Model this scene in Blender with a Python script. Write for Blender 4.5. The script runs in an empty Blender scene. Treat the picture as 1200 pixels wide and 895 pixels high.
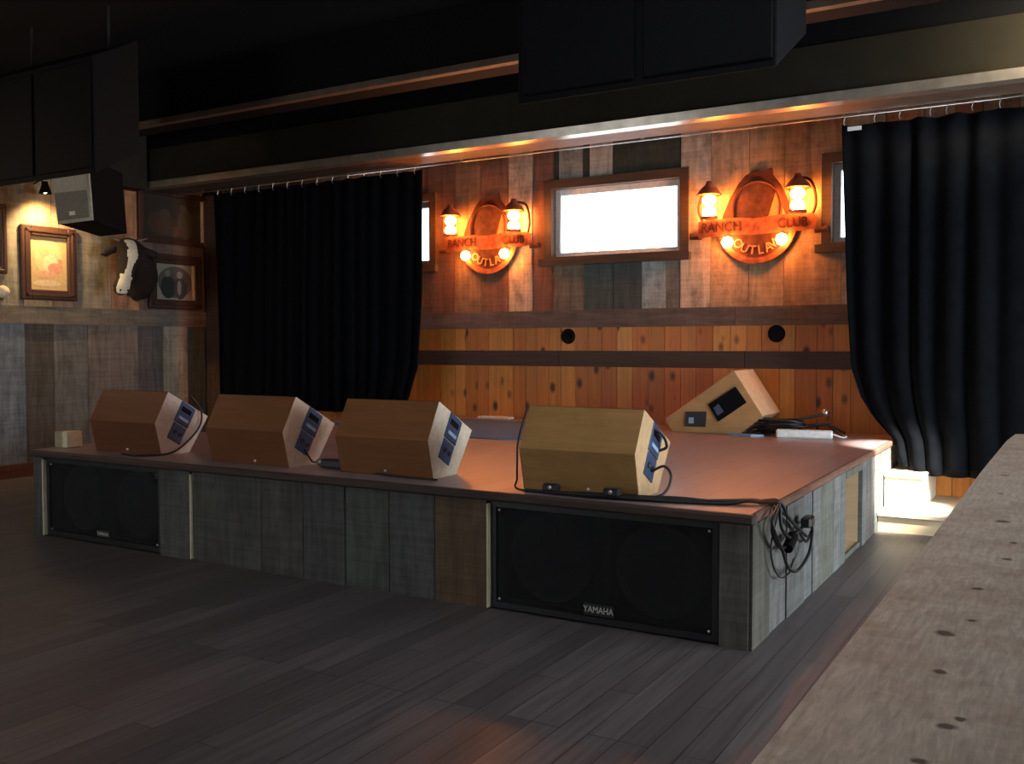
import bpy, math, random
from mathutils import Vector, Matrix, noise
random.seed(7)
SC = bpy.context.scene
COL = SC.collection
PI = math.pi

# ------------------------------------------------------------------ camera
F_PX, PW, PH = 1114.0, 1200.0, 895.0
CAM = Vector((1.3935, -4.7611, 1.57))
c_right = Vector((0.8619, 0.0189, 0)); 
R_ = [Vector((0.86192, 0.50713, -0.00118)), Vector((0.01888, -0.03440, -0.99923)), Vector((-0.50669, 0.86119, -0.03922))]
R_[0].normalize(); R_[2] = (R_[2] - R_[0] * R_[2].dot(R_[0])).normalized(); R_[1] = R_[2].cross(R_[0])
cd = bpy.data.cameras.new('camera'); cam = bpy.data.objects.new('camera', cd); COL.objects.link(cam)
r, d, f = R_
cam.matrix_world = Matrix(((r.x, -d.x, -f.x, CAM.x), (r.y, -d.y, -f.y, CAM.y), (r.z, -d.z, -f.z, CAM.z), (0, 0, 0, 1)))
cd.sensor_fit = 'HORIZONTAL'; cd.sensor_width = 36.0; cd.lens = F_PX / PW * 36.0
cd.clip_start = 0.05; cd.clip_end = 200
SC.camera = cam

def U(px, py, ax, val):
    """the point of the plane axis=val that the photograph shows at a pixel"""
    v = R_[0] * (px - PW / 2) + R_[1] * (py - PH / 2) + R_[2] * F_PX
    return CAM + v * ((val - CAM[ax]) / v[ax])

# ------------------------------------------------------------------ light
SC.view_settings.view_transform = 'Standard'
SC.view_settings.look = 'None'
SC.view_settings.gamma = 1.0
SC.view_settings.use_curve_mapping = False
SC.view_settings.exposure = 0.0
w = bpy.data.worlds.new('sky'); SC.world = w; w.use_nodes = True
w.node_tree.nodes['Background'].inputs[0].default_value = (0.86, 0.95, 1.0, 1)
w.node_tree.nodes['Background'].inputs[1].default_value = 6.0

def aim(o, target):
    o.rotation_euler = (Vector(target) - o.location).to_track_quat('-Z', 'Y').to_euler()
def area(name, loc, target, sx, sy, power, color):
    l = bpy.data.lights.new(name, 'AREA'); l.shape = 'RECTANGLE'; l.size = sx; l.size_y = sy
    l.energy = power; l.color = color
    o = bpy.data.objects.new(name, l); COL.objects.link(o); o.location = loc; aim(o, target); return o
def spot(name, loc, target, power, color, deg, blend, radius):
    l = bpy.data.lights.new(name, 'SPOT'); l.energy = power; l.color = color
    l.spot_size = math.radians(deg); l.spot_blend = blend; l.shadow_soft_size = radius
    o = bpy.data.objects.new(name, l); COL.objects.link(o); o.location = loc; aim(o, target); return o
# daylight through the glazed doors of the right wall, and through the windows behind the photographer
area('daylight_right', (4.9, 1.6, 1.42), (0.0, 1.5, 1.2), 3.6, 2.6, 300, (0.86, 0.94, 1.0))
area('daylight_rear', (-7.6, -7.8, 2.3), (-5.0, 0.0, 1.3), 2.6, 1.6, 42, (0.95, 0.97, 0.97))
area('overhead_fill', (0.3, -1.5, 4.55), (0.3, -1.45, 0.0), 1.6, 1.2, 46, (0.90, 0.96, 1.0))  # added soft overhead light; the ceiling has no opening here
spot('stair_spot', (2.3, 2.2, 3.4), (0.10, 3.95, 0.40), 7000, (1.0, 0.95, 0.82), 16, 0.55, 0.04)  # added spot without a fixture, brightens the plywood step

spot('fascia_fill', (2.1, 2.95, 3.92), (1.35, 3.7, 3.93), 480, (1.0, 0.84, 0.55), 62, 1.0, 0.1)  # added warm light without a fixture, brightens the fascia's right end
# ------------------------------------------------------------------ node materials
def newmat(name):
    m = bpy.data.materials.new(name); m.use_nodes = True
    return m, m.node_tree.nodes, m.node_tree.links, m.node_tree.nodes['Principled BSDF']
def plain(name, col, rough=0.5, metal=0.0, spec=0.5, var=0.12, scale=25, bump=0.0, emit=None, estr=0.0, sheen=0.0):
    m, N, L, b = newmat(name)
    tc = N.new('ShaderNodeTexCoord'); nz = N.new('ShaderNodeTexNoise'); nz.inputs['Scale'].default_value = scale; nz.inputs['Detail'].default_value = 4
    L.new(tc.outputs['Object'], nz.inputs['Vector'])
    mr = N.new('ShaderNodeMapRange'); mr.inputs[3].default_value = 1 - var; mr.inputs[4].default_value = 1 + var
    mr.inputs[1].default_value = 0.3; mr.inputs[2].default_value = 0.7
    L.new(nz.outputs['Fac'], mr.inputs[0])
    vm = N.new('ShaderNodeVectorMath'); vm.operation = 'SCALE'; vm.inputs[0].default_value = col[:3]
    L.new(mr.outputs[0], vm.inputs['Scale']); L.new(vm.outputs[0], b.inputs['Base Color'])
    b.inputs['Roughness'].default_value = rough; b.inputs['Metallic'].default_value = metal
    b.inputs['Specular IOR Level'].default_value = spec
    if sheen:
        b.inputs['Sheen Weight'].default_value = sheen; b.inputs['Sheen Roughness'].default_value = 0.4
        b.inputs['Sheen Tint'].default_value = (0.55, 0.65, 0.9, 1)
    if bump:
        bp = N.new('ShaderNodeBump'); bp.inputs['Strength'].default_value = bump; bp.inputs['Distance'].default_value = 0.01
        L.new(nz.outputs['Fac'], bp.inputs['Height']); L.new(bp.outputs[0], b.inputs['Normal'])
    if emit:
        b.inputs['Emission Color'].default_value = (*emit, 1); b.inputs['Emission Strength'].default_value = estr
    return m
def wood(name, grain='Z', rough=0.7, spec=0.3, contrast=0.35, fine=38.0, along=1.6, stain=0.35, stain_col=(0.10, 0.10, 0.10), knots=0.0, bump=0.25, sawmarks=0.0):
    """board timber: the face's own tint x grain stretched along the board, blotched by weathering, with knots"""
    m, N, L, b = newmat(name)
    tc = N.new('ShaderNodeTexCoord'); at = N.new('ShaderNodeAttribute'); at.attribute_name = 'tint'
    off = N.new('ShaderNodeVectorMath'); off.operation = 'MULTIPLY_ADD'; off.inputs[1].default_value = (173, 91, 57)
    L.new(at.outputs['Color'], off.inputs[0]); L.new(tc.outputs['Object'], off.inputs[2])
    mp = N.new('ShaderNodeMapping'); s = [fine] * 3; s['XYZ'.index(grain)] = along; mp.inputs['Scale'].default_value = s
    L.new(off.outputs[0], mp.inputs['Vector'])
    g = N.new('ShaderNodeTexNoise'); g.inputs['Scale'].default_value = 1; g.inputs['Detail'].default_value = 7; g.inputs['Roughness'].default_value = 0.65; g.inputs['Distortion'].default_value = 0.6
    L.new(mp.outputs[0], g.inputs['Vector'])
    mr = N.new('ShaderNodeMapRange'); mr.inputs[1].default_value = 0.3; mr.inputs[2].default_value = 0.7; mr.inputs[3].default_value = 1 - contrast; mr.inputs[4].default_value = 1 + contrast * 0.8
    L.new(g.outputs['Fac'], mr.inputs[0])
    vm = N.new('ShaderNodeVectorMath'); vm.operation = 'SCALE'; L.new(at.outputs['Color'], vm.inputs[0]); L.new(mr.outputs[0], vm.inputs['Scale'])
    col = vm.outputs[0]
    bl = N.new('ShaderNodeTexNoise'); bl.inputs['Scale'].default_value = 4.5; bl.inputs['Detail'].default_value = 6; bl.inputs['Roughness'].default_value = 0.7
    L.new(off.outputs[0], bl.inputs['Vector'])
    m2 = N.new('ShaderNodeMapRange'); m2.inputs[1].default_value = 0.48; m2.inputs[2].default_value = 0.75; m2.inputs[3].default_value = 0; m2.inputs[4].default_value = stain
    L.new(bl.outputs['Fac'], m2.inputs[0])
    mx = N.new('ShaderNodeMix'); mx.data_type = 'RGBA'; L.new(m2.outputs[0], mx.inputs['Factor']); L.new(col, mx.inputs['A']); mx.inputs['B'].default_value = (*stain_col, 1)
    col = mx.outputs['Result']
    if sawmarks:
        mp2 = N.new('ShaderNodeMapping'); s2 = [1.2] * 3; s2['XYZ'.index(grain)] = 42.0; mp2.inputs['Scale'].default_value = s2
        L.new(off.outputs[0], mp2.inputs['Vector'])
        g2 = N.new('ShaderNodeTexNoise'); g2.inputs['Scale'].default_value = 1; g2.inputs['Detail'].default_value = 3; L.new(mp2.outputs[0], g2.inputs['Vector'])
        m3 = N.new('ShaderNodeMapRange'); m3.inputs[1].default_value = 0.35; m3.inputs[2].default_value = 0.65; m3.inputs[3].default_value = 1 - sawmarks; m3.inputs[4].default_value = 1 + sawmarks
        L.new(g2.outputs['Fac'], m3.inputs[0])
        v2 = N.new('ShaderNodeVectorMath'); v2.operation = 'SCALE'; L.new(col, v2.inputs[0]); L.new(m3.outputs[0], v2.inputs['Scale']); col = v2.outputs[0]
    if knots:
        mk = N.new('ShaderNodeMapping'); sk = [5.2] * 3; sk['XYZ'.index(grain)] = 3.0; mk.inputs['Scale'].default_value = sk
        L.new(off.outputs[0], mk.inputs['Vector'])
        vo = N.new('ShaderNodeTexVoronoi'); vo.inputs['Scale'].default_value = 1.0; L.new(mk.outputs[0], vo.inputs['Vector'])
        kr = N.new('ShaderNodeMapRange'); kr.inputs[1].default_value = 0.10; kr.inputs[2].default_value = 0.24; kr.inputs[3].default_value = knots; kr.inputs[4].default_value = 0
        L.new(vo.outputs['Distance'], kr.inputs[0])
        mx2 = N.new('ShaderNodeMix'); mx2.data_type = 'RGBA'; L.new(kr.outputs[0], mx2.inputs['Factor']); L.new(col, mx2.inputs['A']); mx2.inputs['B'].default_value = (0.035, 0.014, 0.006, 1)
        col = mx2.outputs['Result']
    L.new(col, b.inputs['Base Color'])
    b.inputs['Roughness'].default_value = rough; b.inputs['Specular IOR Level'].default_value = spec
    bp = N.new('ShaderNodeBump'); bp.inputs['Strength'].default_value = bump; bp.inputs['Distance'].default_value = 0.004
    L.new(g.outputs['Fac'], bp.inputs['Height']); L.new(bp.outputs[0], b.inputs['Normal'])
    return m
def planks(name, c1, c2, gap, width, length, rough, spec, contrast=0.3, bump=0.15):
    """floor boards running along Y"""
    m, N, L, b = newmat(name)
    tc = N.new('ShaderNodeTexCoord'); mp = N.new('ShaderNodeMapping'); mp.inputs['Rotation'].default_value = (0, 0, PI / 2)
    L.new(tc.outputs['Object'], mp.inputs['Vector'])
    br = N.new('ShaderNodeTexBrick'); br.offset = 0.37; br.offset_frequency = 3; br.inputs['Scale'].default_value = 1
    br.inputs['Color1'].default_value = (*c1, 1); br.inputs['Color2'].default_value = (*c2, 1); br.inputs['Mortar'].default_value = (*gap, 1)
    br.inputs['Mortar Size'].default_value = 0.0025; br.inputs['Brick Width'].default_value = length; br.inputs['Row Height'].default_value = width
    br.inputs['Mortar Smooth'].default_value = 0.3
    L.new(mp.outputs[0], br.inputs['Vector'])
    mg = N.new('ShaderNodeMapping'); mg.inputs['Scale'].default_value = (34, 1.5, 34); L.new(tc.outputs['Object'], mg.inputs['Vector'])
    g = N.new('ShaderNodeTexNoise'); g.inputs['Scale'].default_value = 1; g.inputs['Detail'].default_value = 6; L.new(mg.outputs[0], g.inputs['Vector'])
    mr = N.new('ShaderNodeMapRange'); mr.inputs[1].default_value = 0.3; mr.inputs[2].default_value = 0.7; mr.inputs[3].default_value = 1 - contrast; mr.inputs[4].default_value = 1 + contrast
    L.new(g.outputs['Fac'], mr.inputs[0])
    vm = N.new('ShaderNodeVectorMath'); vm.operation = 'SCALE'; L.new(br.outputs['Color'], vm.inputs[0]); L.new(mr.outputs[0], vm.inputs['Scale'])
    L.new(vm.outputs[0], b.inputs['Base Color'])
    r2 = N.new('ShaderNodeMapRange'); r2.inputs[3].default_value = rough - 0.08; r2.inputs[4].default_value = rough + 0.1; L.new(g.outputs['Fac'], r2.inputs[0]); L.new(r2.outputs[0], b.inputs['Roughness'])
    b.inputs['Specular IOR Level'].default_value = spec
    bp = N.new('ShaderNodeBump'); bp.inputs['Strength'].default_value = bump; bp.inputs['Distance'].default_value = 0.003
    L.new(br.outputs['Fac'], bp.inputs['Height']); bp.invert = True; L.new(bp.outputs[0], b.inputs['Normal'])
    return m
def tinted(name, rough=0.6, spec=0.3):
    m, N, L, b = newmat(name)
    at = N.new('ShaderNodeAttribute'); at.attribute_name = 'tint'
    nz = N.new('ShaderNodeTexNoise'); nz.inputs['Scale'].default_value = 30; tc = N.new('ShaderNodeTexCoord'); L.new(tc.outputs['Object'], nz.inputs['Vector'])
    mr = N.new('ShaderNodeMapRange'); mr.inputs[3].default_value = 0.75; mr.inputs[4].default_value = 1.25; L.new(nz.outputs['Fac'], mr.inputs[0])
    vm = N.new('ShaderNodeVectorMath'); vm.operation = 'SCALE'; L.new(at.outputs['Color'], vm.inputs[0]); L.new(mr.outputs[0], vm.inputs['Scale'])
    L.new(vm.outputs[0], b.inputs['Base Color']); b.inputs['Roughness'].default_value = rough; b.inputs['Specular IOR Level'].default_value = spec
    return m
def seethrough(name, col, fac, rough=0.05):
    m, N, L, b = newmat(name)
    b.inputs['Base Color'].default_value = (*col, 1); b.inputs['Roughness'].default_value = rough
    t = N.new('ShaderNodeBsdfTransparent'); mx = N.new('ShaderNodeMixShader'); mx.inputs[0].default_value = fac
    L.new(t.outputs[0], mx.inputs[1]); L.new(b.outputs[0], mx.inputs[2]); L.new(mx.outputs[0], N['Material Output'].inputs['Surface'])
    return m

M_BARN = wood('barn_board', 'Z', 0.8, 0.2, 0.36, 15, 1.8, 0.75, (0.065, 0.058, 0.05), 0.0, 0.35, 0.10)
M_BARNX = wood('barn_board_level', 'X', 0.8, 0.2, 0.36, 17, 1.8, 0.6, (0.06, 0.053, 0.047), 0.0, 0.35, 0.06)
M_BARNY = wood('barn_board_side', 'Y', 0.8, 0.2, 0.36, 17, 1.8, 0.6, (0.06, 0.053, 0.047), 0.0, 0.35, 0.06)
M_PINE = wood('knotty_pine', 'Z', 0.42, 0.4, 0.22, 26, 1.1, 0.25, (0.22, 0.07, 0.02), 0.95, 0.05)
M_BIRCH = wood('stained_birch', 'X', 0.5, 0.4, 0.16, 22, 2.2, 0.25, (0.16, 0.085, 0.035), 0.0, 0.05)
M_COUNTER = wood('counter_plank', 'Y', 0.62, 0.35, 0.30, 90, 12.0, 0.8, (0.21, 0.13, 0.08), 0.0, 0.4, 0.03)
M_DARKWOOD = wood('dark_timber', 'X', 0.6, 0.35, 0.3, 40, 2, 0.2, (0.05, 0.035, 0.025))
M_FRAMEWOOD = wood('carved_frame_wood', 'Z', 0.45, 0.45, 0.3, 40, 4, 0.2, (0.06, 0.025, 0.015))
M_PLY = wood('plywood', 'X', 0.6, 0.3, 0.12, 20, 1.5, 0.15, (0.45, 0.33, 0.2))
M_FLOOR = planks('dark_floor_boards', (0.080, 0.066, 0.068), (0.118, 0.099, 0.100), (0.022, 0.010, 0.010), 0.13, 1.35, 0.46, 0.4)
M_DECK = planks('stage_laminate', (0.225, 0.165, 0.175), (0.27, 0.205, 0.215), (0.15, 0.105, 0.11), 0.19, 1.6, 0.34, 0.55, 0.12, 0.05)
M_BLACK = plain('matt_black', (0.005, 0.005, 0.006), 0.8, 0, 0.1)
M_BLACKM = plain('black_steel', (0.018, 0.018, 0.02), 0.4, 0, 0.5)
M_RUBBER = plain('cable_rubber', (0.012, 0.012, 0.013), 0.45, 0, 0.4)
M_CEIL = plain('ceiling_black', (0.009, 0.009, 0.010), 0.9, 0, 0.1)
M_PLASTER = plain('dark_backing', (0.05, 0.045, 0.04), 0.9, 0, 0.1)
M_WALLPAINT = plain('wall_paint', (0.10, 0.085, 0.07), 0.9, 0, 0.1)
M_VELVET = plain('black_velvet', (0.0035, 0.004, 0.0055), 0.95, 0, 0.05, 0.25, 9, 0.0, None, 0, 0.045)
M_STEEL = plain('bright_metal', (0.62, 0.62, 0.60), 0.3, 1.0)
M_LIP = plain('lip_metal', (0.32, 0.27, 0.22), 0.30, 0.6, 0.5, 0.2, 8)
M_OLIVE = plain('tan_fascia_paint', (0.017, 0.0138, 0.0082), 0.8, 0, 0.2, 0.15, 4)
M_SOFFIT = plain('soffit_brown', (0.10, 0.065, 0.045), 0.6, 0, 0.3, 0.25, 7)
M_VINYL = plain('white_vinyl', (0.72, 0.74, 0.74), 0.4)
M_GLASS = seethrough('window_glass', (0.9, 0.95, 1.0), 0.06)
M_GRILLE = seethrough('speaker_mesh', (0.004, 0.004, 0.005), 0.62, 0.7)
M_CONE = plain('woofer_cone', (0.10, 0.10, 0.11), 0.5)
M_WHITE = plain('white_plastic', (0.75, 0.76, 0.74), 0.4)
M_LOGO = plain('silver_print', (0.75, 0.72, 0.62), 0.4)
M_PANEL = plain('black_plastic_sky_tint', (0.035, 0.065, 0.14), 0.32, 0, 0.6, 0.3, 12)  # sky reflection put into the blue of this near-black plastic
M_PANELHI = plain('panel_print', (0.30, 0.42, 0.60), 0.4)
M_GREYP = plain('grey_plastic', (0.36, 0.36, 0.31), 0.5)
M_GREYG = plain('grey_grille', (0.16, 0.165, 0.15), 0.6, 0, 0.4, 0.3, 120)
M_RUST = plain('rusted_steel', (0.24, 0.065, 0.03), 0.75, 0.25, 0.3, 0.45, 14, 0.3)
M_RUSTD = plain('dark_rust', (0.075, 0.022, 0.013), 0.8, 0.2, 0.3, 0.4, 14, 0.3)
M_RUSTL = plain('pale_rust', (0.46, 0.17, 0.08), 0.7, 0.2, 0.3, 0.3, 14)
M_BULB = plain('lit_bulb', (1, 0.8, 0.5), 0.3, 0, 0.5, 0.0, 5, 0, (1.0, 0.30, 0.055), 165.0)
M_JAR = seethrough('lamp_glass', (1.0, 0.85, 0.6), 0.10)
M_RUG = plain('blue_carpet', (0.11, 0.175, 0.31), 0.95, 0, 0.05, 0.25, 60, 0.3)
M_PAPER = plain('paper', (0.7, 0.72, 0.74), 0.7)
M_BLUEP = plain('blue_folder', (0.20, 0.30, 0.45), 0.5)
M_TINT = tinted('painted_picture', 0.45, 0.4)
M_HIDE = tinted('cow_hide', 0.8, 0.2)
M_HORN = plain('horn', (0.16, 0.13, 0.10), 0.4)
M_IVORY = plain('cream_mat', (0.75, 0.66, 0.48), 0.6)

# ------------------------------------------------------------------ mesh helpers
class MB:
    def __init__(s): s.v = []; s.f = []; s.t = []; s.m = []; s.sm = []
    def add(s, vs, fs, tint=(0.5, 0.5, 0.5), mat=0, smooth=False):
        o = len(s.v); s.v += [tuple(p) for p in vs]
        for q in fs: s.f.append([o + i for i in q]); s.t.append(tint); s.m.append(mat); s.sm.append(smooth)
    def box(s, x0, x1, y0, y1, z0, z1, tint=(0.5, 0.5, 0.5), mat=0, bev=0.0):
        x0, x1 = min(x0, x1), max(x0, x1); y0, y1 = min(y0, y1), max(y0, y1); z0, z1 = min(z0, z1), max(z0, z1)
        if not bev:
            s.add([(x, y, z) for z in (z0, z1) for y in (y0, y1) for x in (x0, x1)],
                  [(0, 2, 3, 1), (4, 5, 7, 6), (0, 1, 5, 4), (2, 6, 7, 3), (0, 4, 6, 2), (1, 3, 7, 5)], tint, mat); return
        c = Vector(((x0 + x1) / 2, (y0 + y1) / 2, (z0 + z1) / 2)); h = Vector((x1 - x0, y1 - y0, z1 - z0)) / 2
        vs, ix = [], {}
        for sx in (-1, 1):
            for sy in (-1, 1):
                for sz in (-1, 1):
                    for a in range(3):
                        p = [sx * (h.x - (bev if a != 0 else 0)), sy * (h.y - (bev if a != 1 else 0)), sz * (h.z - (bev if a != 2 else 0))]
                        ix[sx, sy, sz, a] = len(vs); vs.append(c + Vector(p))
        fs = []
        for a in range(3):
            b_, c_ = (a + 1) % 3, (a + 2) % 3
            for sg in (-1, 1):
                def k(u, v, a=a, sg=sg, b_=b_, c_=c_):
                    q = [0, 0, 0]; q[a] = sg; q[b_] = u; q[c_] = v; return ix[q[0], q[1], q[2], a]
                q = [k(-1, -1), k(1, -1), k(1, 1), k(-1, 1)]; fs.append(q if sg > 0 else q[::-1])
            for u in (-1, 1):
                for v in (-1, 1):
                    def k2(w_, which, a=a, b_=b_, c_=c_, u=u, v=v):
                        q = [0, 0, 0]; q[a] = w_; q[b_] = u; q[c_] = v; return ix[q[0], q[1], q[2], which]
                    q = [k2(-1, b_), k2(1, b_), k2(1, c_), k2(-1, c_)]; fs.append(q if u * v > 0 else q[::-1])
        for sx in (-1, 1):
            for sy in (-1, 1):
                for sz in (-1, 1):
                    q = [ix[sx, sy, sz, 0], ix[sx, sy, sz, 1], ix[sx, sy, sz, 2]]; fs.append(q if sx * sy * sz > 0 else q[::-1])
        s.add(vs, fs, tint, mat)
    def prism(s, poly, a, b, fn, tint=(0.5, 0.5, 0.5), mat=0, smooth=False):
        """poly of (u,v) swept from w=a to w=b; fn(u,v,w) -> point"""
        n = len(poly); vs = [fn(u, v, a) for u, v in poly] + [fn(u, v, b) for u, v in poly]
        s.add(vs, [tuple(range(n))[::-1], tuple(range(n, 2 * n))], tint, mat)
        s.add(vs, [(i, (i + 1) % n, n + (i + 1) % n, n + i) for i in range(n)], tint, mat, smooth)
    def tube(s, pts, rad, n=8, tint=(0.5, 0.5, 0.5), mat=0, closed=False):
        pts = [Vector(p) for p in pts]; N = len(pts); rads = rad if isinstance(rad, (list, tuple)) else [rad] * N
        vs = []; up = None
        for i, p in enumerate(pts):
            a = pts[(i - 1) % N] if closed or i else p; b = pts[(i + 1) % N] if closed or i < N - 1 else p
            t = (b - a).normalized()
            if up is None: up = t.orthogonal().normalized()
            up = (up - t * up.dot(t)); up = up.normalized() if up.length > 1e-6 else t.orthogonal().normalized()
            q = t.cross(up)
            for k in range(n):
                g = 2 * PI * k / n; vs.append(p + (up * math.cos(g) + q * math.sin(g)) * rads[i])
        fs = []
        for i in range(N if closed else N - 1):
            j = (i + 1) % N
            fs += [(i * n + k, i * n + (k + 1) % n, j * n + (k + 1) % n, j * n + k) for k in range(n)]
        s.add(vs, fs, tint, mat, True)
        if not closed: s.add(vs, [tuple(range(n))[::-1], tuple(range((N - 1) * n, N * n))], tint, mat)
    def lathe(s, prof, origin, axis='Z', n=24, tint=(0.5, 0.5, 0.5), mat=0, smooth=True):
        """prof of (radius, height) turned about an axis"""
        o = Vector(origin); vs = []
        for rr, h in prof:
            for k in range(n):
                g = 2 * PI * k / n; a, b = rr * math.cos(g), rr * math.sin(g)
                vs.append(o + Vector({'Z': (a, b, h), 'Y': (a, h, b), 'X': (h, a, b)}[axis]))
        fs = [(i * n + k, i * n + (k + 1) % n, (i + 1) * n + (k + 1) % n, (i + 1) * n + k) for i in range(len(prof) - 1) for k in range(n)]
        s.add(vs, fs, tint, mat, smooth)
    def ell(s, c, ru, rv, fu, fv, tint, mat=0, n=20, w=0.0):
        c = Vector(c); vs = [c + fu * (ru * math.cos(2 * PI * k / n)) + fv * (rv * math.sin(2 * PI * k / n)) for k in range(n)]
        s.add(vs, [tuple(range(n))], tint, mat)
    def build(s, name, mats, parent=None, local=False, bevel=0.0):
        me = bpy.data.meshes.new(name); me.from_pydata(s.v, [], s.f)
        for m in (mats if isinstance(mats, (list, tuple)) else [mats]): me.materials.append(m)
        ca = me.attributes.new('tint', 'FLOAT_COLOR', 'CORNER'); k = 0
        vals = []
        for p, t in zip(me.polygons, s.t): vals += [t[0], t[1], t[2], 1.0] * p.loop_total
        ca.data.foreach_set('color', vals)
        me.polygons.foreach_set('material_index', s.m); me.polygons.foreach_set('use_smooth', s.sm)
        me.update()
        import bmesh
        bm = bmesh.new(); bm.from_mesh(me); bmesh.ops.recalc_face_normals(bm, faces=bm.faces); bm.to_mesh(me); bm.free()
        o = bpy.data.objects.new(name, me); COL.objects.link(o)
        if parent is not None:
            o.parent = parent
            if not local: o.matrix_parent_inverse = parent.matrix_world.inverted() if False else basis(parent).inverted()
        if bevel:
            b = o.modifiers.new('edge', 'BEVEL'); b.width = bevel; b.segments = 2; b.limit_method = 'ANGLE'
        return o
def basis(o):
    m = o.matrix_basis.copy()
    if o.parent: m = basis(o.parent) @ o.matrix_parent_inverse @ m
    return m
def tag(o, label, cat, group=None, kind=None):
    o['label'] = label; o['category'] = cat
    if group: o['group'] = group
    if kind: o['kind'] = kind
    return o
def thing(name, label, cat, loc=(0, 0, 0), rz=0.0, group=None):
    o = bpy.data.objects.new(name, None); COL.objects.link(o); o.empty_display_size = 0.1
    o.location = loc; o.rotation_euler = (0, 0, rz); return tag(o, label, cat, group)
def struct(o): o['kind'] = 'structure'; return o
def copy_tree(o, parent=None):
    c = o.copy(); COL.objects.link(c); c.parent = parent
    for ch in list(o.children): copy_tree(ch, c)
    return c
def smooth_path(pts, n=6):
    pts = [Vector(p) for p in pts]; out = []
    for i in range(len(pts) - 1):
        a, b, c, e = pts[max(i - 1, 0)], pts[i], pts[i + 1], pts[min(i + 2, len(pts) - 1)]
        for k in range(n):
            t = k / n; out.append(0.5 * ((2 * b) + (c - a) * t + (2 * a - 5 * b + 4 * c - e) * t * t + (3 * b - a - 3 * c + e) * t ** 3))
    return out + [pts[-1]]
def jit(c, a=0.12):
    k = 1 + random.uniform(-a, a); return tuple(max(0.004, x * k * (1 + random.uniform(-0.05, 0.05))) for x in c)
def lettering(text, size, loc, rx, ry, rz, mat, parent, extr=0.004, name='lettering', sx=1.0):
    cu = bpy.data.curves.new(name, 'FONT'); cu.body = text; cu.size = size; cu.extrude = extr; cu.align_x = 'CENTER'; cu.align_y = 'CENTER'
    cu.materials.append(mat); o = bpy.data.objects.new(name, cu); COL.objects.link(o)
    dg = bpy.context.evaluated_depsgraph_get(); me = bpy.data.meshes.new_from_object(o.evaluated_get(dg)); bpy.data.objects.remove(o)
    o = bpy.data.objects.new(name, me); COL.objects.link(o)
    o.location = loc; o.rotation_euler = (rx, ry, rz); o.scale = (sx, 1, 1)
    if parent is not None: o.parent = parent; o.matrix_parent_inverse = basis(parent).inverted()
    return o

# ------------------------------------------------------------------ the room
YB, XL, XR, YF, ZC = 4.9, -9.4, 5.0, -8.0, 4.6      # back wall, left wall, right wall, wall behind the photographer, ceiling
S = 0.705                                            # stage height
b = MB(); b.box(XL - 0.2, XR + 0.2, YF - 0.2, YB + 0.2, -0.1, 0.0); struct(b.build('floor', M_FLOOR))
b = MB(); b.box(XL - 0.2, XR + 0.2, YF - 0.2, YB + 0.2, ZC, ZC + 0.1); struct(b.build('ceiling', M_CEIL))

# back wall: backing with three window holes, weathered boards above, knotty pine below
WX = [(-7.07, -5.35), (-3.835, -2.11), (-0.745, 0.975)]
WZ0, WZ1 = 2.47, 3.435
b = MB()
b.box(XL - 0.2, XR + 0.2, YB, YB + 0.15, 0, WZ0 + 0.06, mat=2); b.box(XL - 0.2, XR + 0.2, YB, YB + 0.15, WZ1 - 0.06, ZC, mat=2)
xs = [XL - 0.2] + [x for p in WX for x in (p[0] + 0.06, p[1] - 0.06)] + [XR + 0.2]
for i in range(0, len(xs), 2): b.box(xs[i], xs[i + 1], YB, YB + 0.15, WZ0 + 0.06, WZ1 - 0.06, mat=2)
ZL1 = U(740, 362, 1, YB).z; ZL0 = U(740, 383, 1, YB).z; ZB1 = U(740, 411, 1, YB).z; ZB0 = U(740, 430, 1, YB).z
BX = lambda px: U(px, 340, 1, YB).x
red, red2, tan_, pale, gry, grn, dkg, org = (0.20, 0.10, 0.065), (0.27, 0.15, 0.095), (0.36, 0.23, 0.15), (0.50, 0.40, 0.30), (0.33, 0.31, 0.29), (0.085, 0.10, 0.09), (0.035, 0.042, 0.037), (0.42, 0.27, 0.165)
seg = [(495, 503, red), (503, 535, red), (535, 565, red2), (565, 598, red), (598, 625, pale), (625, 650, red), (798, 833, pale), (833, 878, org), (878, 919, org), (919, 986, tan_)]
under = [(650, 686, (0.20, 0.15, 0.115)), (686, 720, grn), (720, 753, (0.075, 0.085, 0.08)), (753, 781, (0.30, 0.34, 0.32)), (781, 798, (0.17, 0.14, 0.12))]
over = [(650, 656, dkg), (656, 684, gry), (684, 692, dkg), (692, 719, gry), (719, 798, dkg)]
def board(x0, x1, z0, z1, c):
    dpt = random.uniform(0.018, 0.034); c = jit(c)
    cuts = sorted([x0, x1] + [e for p in WX for e in (p[0] + 0.04, p[1] - 0.04) if x0 < e < x1])
    for a0, a1 in zip(cuts, cuts[1:]):
        m = (a0 + a1) / 2; g0 = 0.003 if a0 == x0 else 0; g1 = 0.003 if a1 == x1 else 0
        if a1 - a0 < 0.008: continue
        inwin = any(p[0] + 0.04 < m < p[1] - 0.04 for p in WX)
        for q0, q1 in (((z0, min(z1, WZ0 + 0.03)), (max(z0, WZ1 - 0.03), z1)) if inwin else ((z0, z1),)):
            if q1 - q0 > 0.01: b.box(a0 + g0, a1 - g1, YB - dpt, YB + 0.01, q0, q1, c, 0)
for p0, p1, c in seg:
    x0, x1 = BX(p0), BX(p1)
    board(x0, x1, ZL1 - 0.02, ZC, c)
for p0, p1, c in under: board(BX(p0), BX(p1), ZL1 - 0.02, WZ0 + 0.03, c)
for p0, p1, c in over: board(U(p0, 185, 1, YB).x, U(p1, 185, 1, YB).x, WZ1 - 0.03, ZC, c)
x = XL
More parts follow.
